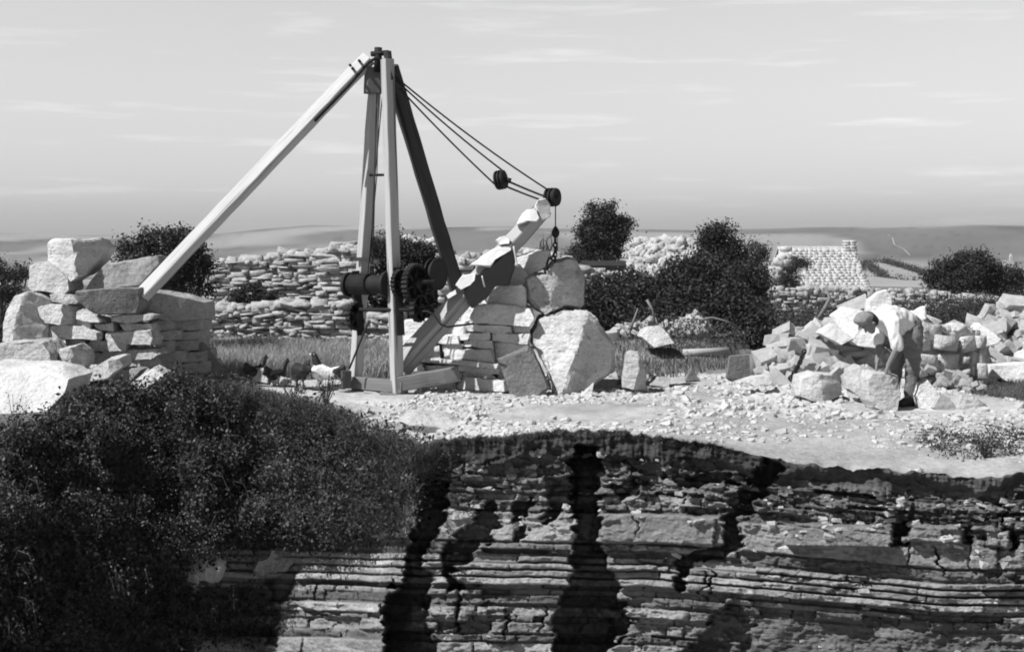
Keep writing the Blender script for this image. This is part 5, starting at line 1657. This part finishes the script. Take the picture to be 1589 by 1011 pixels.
# chalk track up the far hill
tp = []
for (u_, v_) in ((1378, 364), (1385, 370), (1388, 380), (1402, 386), (1412, 396)):
    lo, hi = 900., 3000.
    for _ in range(40):
        md = (lo + hi) / 2; X = (u_ - CU) / F * md
        vv = HV + (CZ - float(ground_z(np.array(X), np.array(md)))) / md * F
        if vv > v_: lo = md
        else: hi = md
    tp.append(Vector(((u_ - CU) / F * lo, lo, float(ground_z(np.array((u_ - CU) / F * lo), np.array(lo))))))
bm = bmesh.new(); prev = None
for p in tp:
    a = bm.verts.new(p + Vector((-.9, 0, .3))); b = bm.verts.new(p + Vector((.9, 0, .3)))
    if prev: bm.faces.new((prev[0], prev[1], b, a))
    prev = (a, b)
tag(bm_obj('track', bm, M['track']), kind='structure')

# ------------------------------------------------------------------ figures


def capsules_mesh(name, caps, voxel, it=2):
    """one continuous skin grown over tapered bones: caps = (p0, r0, p1, r1)"""
    bm = bmesh.new()
    for (p0, r0, p1, r1) in caps:
        b = bmesh.new()
        for p, r in ((p0, r0), (p1, r1)):
            g = bmesh.ops.create_icosphere(b, subdivisions=2, radius=1)
            sc = r if isinstance(r, (tuple, list)) else (r, r, r)
            for v in g['verts']: v.co = Vector(p) + Vector((v.co.x * sc[0], v.co.y * sc[1], v.co.z * sc[2]))
        bmesh.ops.convex_hull(b, input=b.verts[:])
        bmesh.ops.delete(b, geom=[v for v in b.verts if not v.link_faces], context='VERTS')
        t = bpy.data.meshes.new('t'); b.to_mesh(t); b.free(); bm.from_mesh(t); bpy.data.meshes.remove(t)
    me = bpy.data.meshes.new(name); bm.to_mesh(me); bm.free()
    o = bpy.data.objects.new('tmp', me); COL.objects.link(o)
    md = o.modifiers.new('r', 'REMESH'); md.mode = 'VOXEL'; md.voxel_size = voxel; md.use_smooth_shade = True
    if it:
        ms = o.modifiers.new('s', 'SMOOTH'); ms.factor = .5; ms.iterations = it
    dg = bpy.context.evaluated_depsgraph_get()
    out = bpy.data.meshes.new_from_object(o.evaluated_get(dg))
    out.name = name
    bpy.data.objects.remove(o); bpy.data.meshes.remove(me)
    smooth(out)
    return out


def wrinkle(me, amp, fr, seed=0, dirs=(1, 1, 1)):
    n = len(me.vertices)
    for v in me.vertices:
        p = Vector((v.co.x * fr * dirs[0], v.co.y * fr * dirs[1], v.co.z * fr * dirs[2])) + Vector((seed, 0, 0))
        v.co += v.normal * (amp * noise.noise(p) + amp * .5 * noise.noise(p * 2.1))


def person():
    YP = 16.75
    org = P(1414, 628, YP)
    root = empty('person', org)
    tag(root, 'man in flat cap, white shirt and grey trousers stooping over a stone block', 'person')

    def q(u, v, dy=0.0): return P(u, v, YP + dy) - org
    hipN, hipF = q(1416, 522, -.09), q(1404, 522, .12)
    kneeN, kneeF = q(1416, 566, -.12), q(1391, 566, .06)
    ankN, ankF = q(1413, 613, -.08), q(1384, 611, .1)
    toeN, toeF = q(1399, 626, -.16), q(1370, 624, .06)
    pel = q(1412, 508, .0)
    wai = q(1400, 498, -.06); che = q(1378, 494, -.16); nec = q(1362, 496, -.24)
    shN, shF = q(1386, 500, -.38), q(1362, 503, -.02)
    elN, elF = q(1392, 540, -.44), q(1364, 536, -.1)
    wrN, wrF = q(1378, 567, -.42), q(1361, 562, -.22)
    head = q(1349, 501, -.3)
    fd = Vector((-.62, -.12, -.78)).normalized()      # the way the face looks: down and to the left
    ud = Vector((-.78, -.08, .62)).normalized()
    ud = (ud - fd * ud.dot(fd)).normalized(); sd = fd.cross(ud)
    hp = lambda f, u_, s: head + fd * f + ud * u_ + sd * s
    caps = [(pel, .13, wai, .125), (wai, .125, che, .145), (che, .14, nec, .07), (nec, .06, head, .06),
            (shN, .06, che, .1), (shF, .06, che, .1), (shN, .055, elN, .042), (elN, .042, wrN, .028), (shF, .055, elF, .042), (elF, .042, wrF, .028),
            (hipN, .1, kneeN, .062), (kneeN, .06, ankN, .042), (hipF, .1, kneeF, .062), (kneeF, .06, ankF, .042), (pel, .12, hipN, .1), (pel, .12, hipF, .1),
            (ankN, .042, toeN, .035), (ankF, .042, toeF, .035),
            (hp(0, .02, 0), (.092, .085, .095), hp(-.01, .03, 0), .09), (hp(.03, -.04, 0), .06, hp(.05, -.085, 0), .035),  # skull, jaw
            (hp(.088, .0, 0), .012, hp(.108, -.03, 0), .014),    # nose
            (hp(.082, .02, .03), .016, hp(.082, .02, -.03), .016),  # brow
            (hp(.085, -.065, .014), .008, hp(.085, -.065, -.014), .008),  # mouth
            (hp(-.01, -.01, .084), .02, hp(-.012, -.03, .088), .014), (hp(-.01, -.01, -.084), .02, hp(-.012, -.03, -.088), .014)]  # ears
    rr = random.Random(3)
    for w, e_ in ((wrN, elN), (wrF, elF)):
        d = (w - e_).normalized()
        d = (d + Vector((-.15, -.1, -.6))).normalized()
        side = d.cross(Vector((1, 0, 0.2))).normalized(); nrm = d.cross(side)
        pc = w + d * .05
        for s in (-.028, 0, .028): caps.append((w + side * s * .5, .018, pc + d * .035 + side * s, .013))
        for i, s in enumerate((-.033, -.011, .011, .033)):
            L = (.058, .072, .078, .068)[i]
            k0 = pc + d * .045 + side * s
            k1 = k0 + d * L * .5 + nrm * .008
            k2 = k1 + d * L * .4 - nrm * .02
            caps += [(k0, .0095, k1, .0088), (k1, .0088, k2, .0075)]
        t0 = w + d * .03 - side * .03
        caps += [(t0, .012, t0 + d * .035 - side * .025, .011), (t0 + d * .035 - side * .025, .011, t0 + d * .07 - side * .028, .009)]
    body = capsules_mesh('body', caps, .0065, 2)
    bo = link('body', body, M['skin'], root)
    # clothes
    cu = lambda a, b, t: a.lerp(b, t)
    sh = capsules_mesh('shirt', [(cu(pel, wai, .5), .15, wai, .152), (wai, .15, che, .172), (che, .165, nec, .082), (shN, .085, che, .125), (shF, .085, che, .125),
                                 (shN, .082, cu(shN, elN, .95), .07), (shF, .08, cu(shF, elF, .8), .062), (wai, .14, q(1385, 512, -.15), .1)], .011, 3)
    wrinkle(sh, .018, 12, 1, (1, 1, .6)); link('shirt', sh, M['shirt'], root)
    tr = capsules_mesh('trousers', [(pel, .162, wai, .145), (pel, .158, hipN, .13), (pel, .15, hipF, .125), (hipN, .128, kneeN, .092), (kneeN, .09, cu(kneeN, ankN, .95), .078), (hipF, .125, kneeF, .09), (kneeF, .088, cu(kneeF, ankF, .95), .076)], .011, 3)
    wrinkle(tr, .016, 10, 4, (.7, .7, 1.3)); link('trousers', tr, M['trouser'], root)
    for a, t in ((ankN, toeN), (ankF, toeF)):
        heel = a + (a - t) * .25; heel.z = t.z
        bt = capsules_mesh('boot', [(a + Vector((0, 0, .05)), .062, a - Vector((0, 0, .02)), .058), (a - Vector((0, 0, .03)), .055, t, (.052, .05, .04)), (heel, (.05, .048, .04), t, (.05, .05, .036))], .01, 2)
        link('boot', bt, M['boot'], root)
    cap = capsules_mesh('cap', [(hp(-.02, .085, 0), (.115, .115, .07), hp(.03, .075, 0), (.115, .11, .055)), (hp(.06, .065, .03), .025, hp(.135, .05, .02), .012), (hp(.06, .065, -.03), .025, hp(.135, .05, -.02), .012)], .008, 2)
    link('cap', cap, M['cap'], root)
    hr = capsules_mesh('hair', [(hp(-.045, .0, 0), (.08, .09, .08), hp(-.03, .04, 0), .092), (hp(-.05, -.03, 0), .06, hp(-.04, 0, 0), .08)], .009, 1)
    link('hair', hr, M['hair'], root)


person()


def hen(name, label, pos, face, m, neckm=None, pitch=0., sc=1.0, headup=1.0):
    """face: yaw of the beak direction; local +x is forward"""
    root = empty(name, pos)
    root.rotation_euler = (0, -pitch, face)
    root.scale = (sc,) * 3
    tag(root, label, 'hen')
    h = headup
    V = Vector
    neck0, neck1 = V((.09, 0, .25)), V((.15, 0, .25 + .13 * h))
    hd = neck1 + V((.025, 0, .02))
    caps = [(V((-.09, 0, .22)), (.08, .075, .07), V((.05, 0, .2)), (.095, .09, .095)), (V((.05, 0, .21)), .085, neck0, .055), (neck0, .055, neck1, .03),
            (neck1, .03, hd, .028), (hd, .022, hd + V((.05, 0, -.012)), .006),
            (V((-.1, 0, .24)), .055, V((-.2, 0, .31)), (.03, .02, .05)), (V((-.14, 0, .26)), .04, V((-.22, 0, .25)), (.03, .018, .035)),
            (V((.0, .04, .15)), .045, V((.01, .04, .1)), .018), (V((.0, -.04, .15)), .045, V((.01, -.04, .1)), .018),
            (V((.01, .04, .11)), .012, V((.0, .04, .01)), .008), (V((.01, -.04, .11)), .012, V((.0, -.04, .01)), .008)]
    for s in (.04, -.04):
        for a in (-.5, 0, .5, math.pi):
            caps.append((V((0, s, .012)), .007, V((math.cos(a) * .05, s + math.sin(a) * .05, .006)), .005))
    body = capsules_mesh('body', caps, .006, 2)
    wrinkle(body, .004, 40, 2)
    link('body', body, M[m], root)
    if neckm:
        nk = capsules_mesh('neck_feathers', [(neck0 + V((.0, 0, .01)), .058, neck1, .036), (neck1, .034, hd, .032)], .006, 1)
        wrinkle(nk, .004, 50); link('neck_feathers', nk, M[neckm], root)
        tl = capsules_mesh('tail_feathers', [(V((-.13, 0, .26)), .05, V((-.22, 0, .32)), (.034, .024, .055)), (V((-.15, 0, .26)), .045, V((-.24, 0, .25)), (.034, .022, .04))], .006, 1)
        link('tail_feathers', tl, M[neckm], root)
    cb = capsules_mesh('comb', [(hd + V((-.01, 0, .028)), (.012, .004, .012), hd + V((.02, 0, .026)), (.01, .004, .012))], .003, 0)
    link('comb', cb, M['hen_leg'], root)
    for s in (1, -1):
        w = capsules_mesh('wing', [(V((.05, s * .075, .23)), (.04, .016, .045), V((-.13, s * .06, .22)), (.03, .012, .025))], .006, 1)
        wrinkle(w, .004, 45); link('wing', w, M[m], root)
    return root


hen('hen', 'black hen looking right behind the pitted white stone', P(398, 601, 19.1), .95, 'hen_black', headup=1.0)
hen('hen', 'black hen right of the first, behind the lower white stone', P(430, 606, 19.0), .85, 'hen_black', headup=.95)
hen('hen', 'plump black hen pecking beside the white hen', P(466, 603, 18.6), 2.2, 'hen_black', headup=-.3, sc=1.12)
hen('hen', 'white hen with dark neck and tail', P(493, 603, 18.62), 3.0, 'hen_white', 'hen_black', pitch=.32, sc=1.12, headup=.75)

# ------------------------------------------------------------------ haze


def haze():
    bm = bmesh.new()
    bmesh.ops.create_cube(bm, size=1)
    for v in bm.verts:
        v.co = Vector((v.co.x * 24000, -60 + (v.co.y + .5) * 6000, -45 + (v.co.z + .5) * 190))
    o = bm_obj('haze', bm, None)
    m = bpy.data.materials.new('haze_air'); m.use_nodes = True
    t = m.node_tree; t.nodes.clear()
    out = nd(t, 'ShaderNodeOutputMaterial'); pv = nd(t, 'ShaderNodeVolumePrincipled')
    pv.inputs['Color'].default_value = (.9, .9, .9, 1)
    pv.inputs['Density'].default_value = .00015
    pv.inputs['Anisotropy'].default_value = .2
    t.links.new(pv.outputs[0], out.inputs['Volume'])
    o.data.materials.append(m)
    tag(o, kind='stuff', label='thin summer haze over the valley', cat='haze')


haze()
